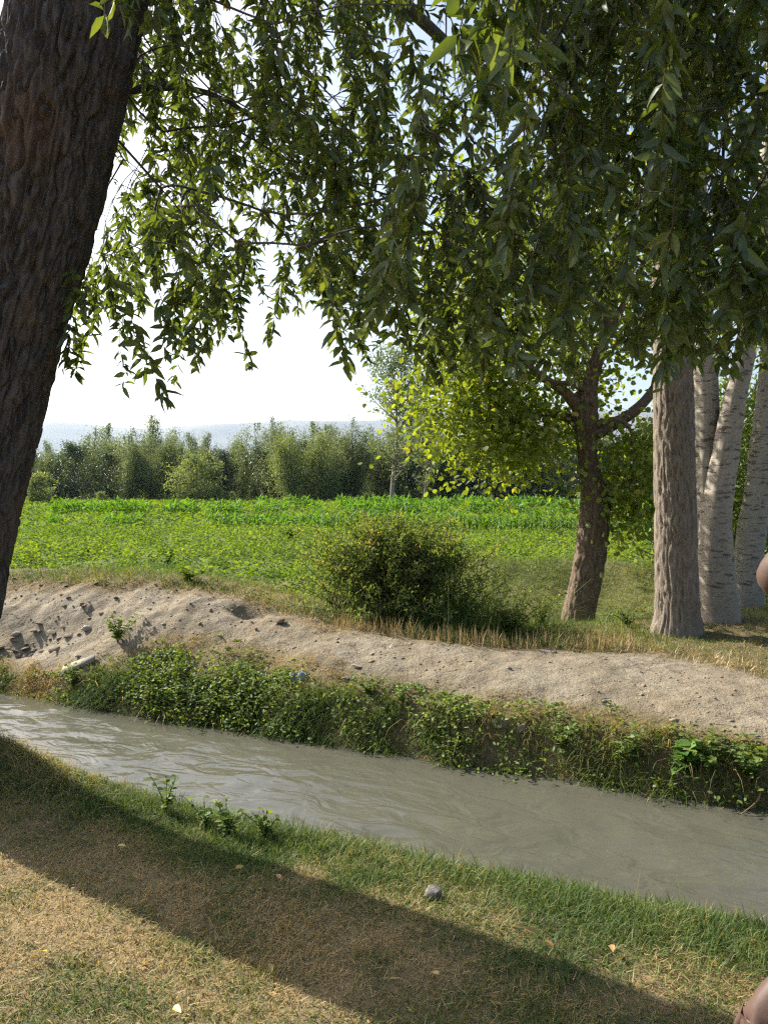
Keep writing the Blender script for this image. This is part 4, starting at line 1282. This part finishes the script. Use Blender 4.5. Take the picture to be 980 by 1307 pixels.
# fallen leaves on the near grass
fm = []
for k in range(4):
    b_ = Acc(); b_.add(LANCE[0] * np.array([1, .45, 1]), LANCE[1], LANCE[2], .15 + .27 * k); fm.append(mesh_from('fallen_leaf', b_, M_deadleaf))
for k, (u, v) in enumerate([(163, 1205), (358, 1135), (345, 1245), (222, 1300), (706, 1225), (670, 1200), (836, 1115), (150, 1090), (255, 1060), (430, 1180), (560, 1260), (60, 1230), (665, 1288), (780, 1220), (500, 1170), (300, 1120)]):
    b = base_at(u, v)
    o = obj('fallen_leaf', fm[k % 4], None, b + np.array([0, 0, .035]))
    o.rotation_euler = (r3.uniform(-.5, .5), r3.uniform(-.3, .3), r3.uniform(0, 6.3)); o.scale = (.045,) * 3
    tag(o, 'fallen dry leaf lying on the mown grass', 'leaf', 'fallen leaves on the near grass')
# bare stick at the water's edge on the right, and dead twigs on the grass
def stick(pts, r, label):
    a = Acc(); tube(a, smooth_line(pts, 12), np.linspace(r, r * .5, 12), 6)
    tag(build('stick', a, M_straw, None, True), label, 'stick')
p0 = base_at(972, 1012)
stick([p0 + [0, 0, .02], p0 + [-.08, -.10, -.02], p0 + [-.2, -.16, -.07]], .006, 'bare bent stick poking over the water at the right border')
p0 = base_at(498, 1262); p1 = base_at(530, 1278)
stick([p0 + [0, 0, .03], (p0 + p1) / 2 + [0, 0, .045], p1 + [0, 0, .035]], .003, 'straw-coloured stick lying in the trunk shadow')

# ------------------------------------------------------------------ person standing just right of the camera
def skin_mesh(name, verts, edges, mat, parent, sub=2, root=0):
    me = bpy.data.meshes.new(name)
    off = np.array(parent.location)
    me.from_pydata([tuple(np.array(v[:3]) - off) for v in verts], edges, [])
    o = obj(name, me, parent)
    o.modifiers.new('skin', 'SKIN').use_smooth_shade = True
    for sv, v in zip(me.skin_vertices[0].data, verts):
        sv.radius = (v[3], v[4] if len(v) > 4 else v[3])
    me.skin_vertices[0].data[root].use_root = True
    m = o.modifiers.new('sub', 'SUBSURF'); m.levels = m.render_levels = sub
    me.materials.append(mat)
    return o
def person():
    fx, fy = 1.07, 1.34
    fz = float(H(fx, fy))
    t = empty('person', (fx, fy, fz))
    tag(t, 'person in dark shirt at the right border, brown elbow raised and hand hanging forward', 'person')
    skin = plain('skin', (.085, .050, .038), .55, .12, 25, .35, .0015)
    V, E_ = [], []
    def add(p, r, par=None, r2_=None):
        V.append((*p, r, r2_ or r))
        if par is not None: E_.append((par, len(V) - 1))
        return len(V) - 1
    def chain(par, pts):
        for p, r in pts: par = add(p, r, par)
        return par
    pel = add((fx, fy, .86), .13)
    for sg in (-1, 1):           # legs
        y = fy + sg * .10
        chain(pel, [((fx, y, .80), .085), ((fx - .01, y, .62), .075), ((fx - .02, y, .45), .052), ((fx + .01, y, .25), .048), ((fx + .02, y, .09), .036), ((fx - .03, y, .045), .036), ((fx - .14, y, .03), .028)])
    wa = add((fx - .01, fy, 1.0), .115, pel); ch = add((fx, fy, 1.18), .125, wa); nk = add((fx, fy, 1.33), .085, ch)
    hd0 = chain(nk, [((fx - .01, fy, 1.40), .052), ((fx - .02, fy, 1.46), .066), ((fx - .03, fy, 1.54), .090), ((fx - .02, fy, 1.62), .075)])
    chain(hd0 - 1, [((fx - .13, fy, 1.525), .014)])                              # nose
    for sg in (-1, 1): chain(hd0 - 1, [((fx - .01, fy + sg * .095, 1.535), .016)])   # ears
    # raised right arm: elbow pushed forward, hand at the brow
    chain(ch, [((fx - .02, fy + .16, 1.30), .060), ((fx - .20, fy + .15, 1.345), .046)])
    el = chain(len(V) - 1, [((fx - .348, fy + .11, 1.375), .035), ((fx - .30, fy + .06, 1.46), .036), ((fx - .22, fy + .02, 1.56), .028)])
    pm = chain(el, [((fx - .17, fy, 1.61), .030)])
    for k in range(4): chain(pm, [((fx - .13, fy - .03 + .018 * k, 1.65), .0095), ((fx - .085, fy - .035 + .019 * k, 1.665), .009), ((fx - .05, fy - .035 + .019 * k, 1.66), .008)])
    chain(pm, [((fx - .15, fy - .05, 1.61), .010), ((fx - .12, fy - .06, 1.625), .009)])
    # left arm hanging forward into the picture
    sh = chain(ch, [((fx - .02, fy - .16, 1.28), .058), ((fx - .09, fy - .18, 1.10), .045)])
    wr = chain(sh, [((fx - 0.200, fy - .17, .98), .038), ((fx - 0.310, fy - .14, .86), .038), ((fx - 0.395, fy - .11, .755), .028)])
    pm = chain(wr, [((fx - 0.435, fy - .10, .70), .033)])
    for k in range(4):
        y = fy - .13 + .020 * k
        chain(pm, [((fx - .47, y, .65), .0095), ((fx - .475, y, .61), .009), ((fx - .455, y, .585), .0085)])
    chain(pm, [((fx - .40, fy - .055, .68), .011), ((fx - .41, fy - .045, .645), .0095)])
    V = [(v[0], v[1], v[2] + fz, v[3], v[4]) for v in V]
    skin_mesh('body', V, E_, skin, t)
    cloth = plain('dark_cloth', (.035, .035, .042), .9, .3, 60, .2)
    up = lambda L_: [(v[0], v[1], v[2] + fz, *v[3:]) for v in L_]
    skin_mesh('shirt', up([(fx, fy, .84, .165), (fx, fy, 1.0, .15), (fx, fy, 1.18, .155), (fx, fy, 1.32, .085), (fx - .02, fy + .16, 1.30, .078), (fx - .16, fy + .155, 1.335, .066),
                       (fx - .02, fy - .16, 1.28, .075), (fx - .07, fy - .175, 1.15, .064)]), [(0, 1), (1, 2), (2, 3), (2, 4), (4, 5), (2, 6), (6, 7)], cloth, t)
    skin_mesh('trousers', up([(fx, fy, .88, .15)] + [q for sg in (-1, 1) for q in ((fx, fy + sg * .10, .78, .105), (fx - .01, fy + sg * .1, .45, .082), (fx + .01, fy + sg * .1, .12, .07))]),
              [(0, 1), (1, 2), (2, 3), (0, 4), (4, 5), (5, 6)], cloth, t)
    skin_mesh('hair', up([(fx + .03, fy, 1.52, .088), (fx + .005, fy, 1.60, .098), (fx - .04, fy, 1.655, .07)]), [(0, 1), (1, 2)], plain('dark_hair', (.02, .016, .013), .6, .3, 80), t)
person()

# ------------------------------------------------------------------ hazy air
def haze():
    x0, x1, y0, y1, z0, z1 = -14000, 14000, -4000, 14000, -8.0, 980.0
    v = [(x, y, z) for z in (z0, z1) for y in (y0, y1) for x in (x0, x1)]
    a = Acc(); a.add(v, None, [[0, 2, 3, 1], [4, 5, 7, 6], [0, 1, 5, 4], [1, 3, 7, 5], [3, 2, 6, 7], [2, 0, 4, 6]])
    m, nt, out = newmat('haze_air')
    p = N(nt, 'ShaderNodeVolumePrincipled')
    p.inputs['Color'].default_value = (.62, .80, 1.0, 1)
    p.inputs['Density'].default_value = .00005
    p.inputs['Anisotropy'].default_value = .35
    nt.links.new(p.outputs[0], out.inputs['Volume'])
    tag(build('haze', a, m), 'thin bluish haze over the field and hills', 'haze', kind='stuff')
haze()
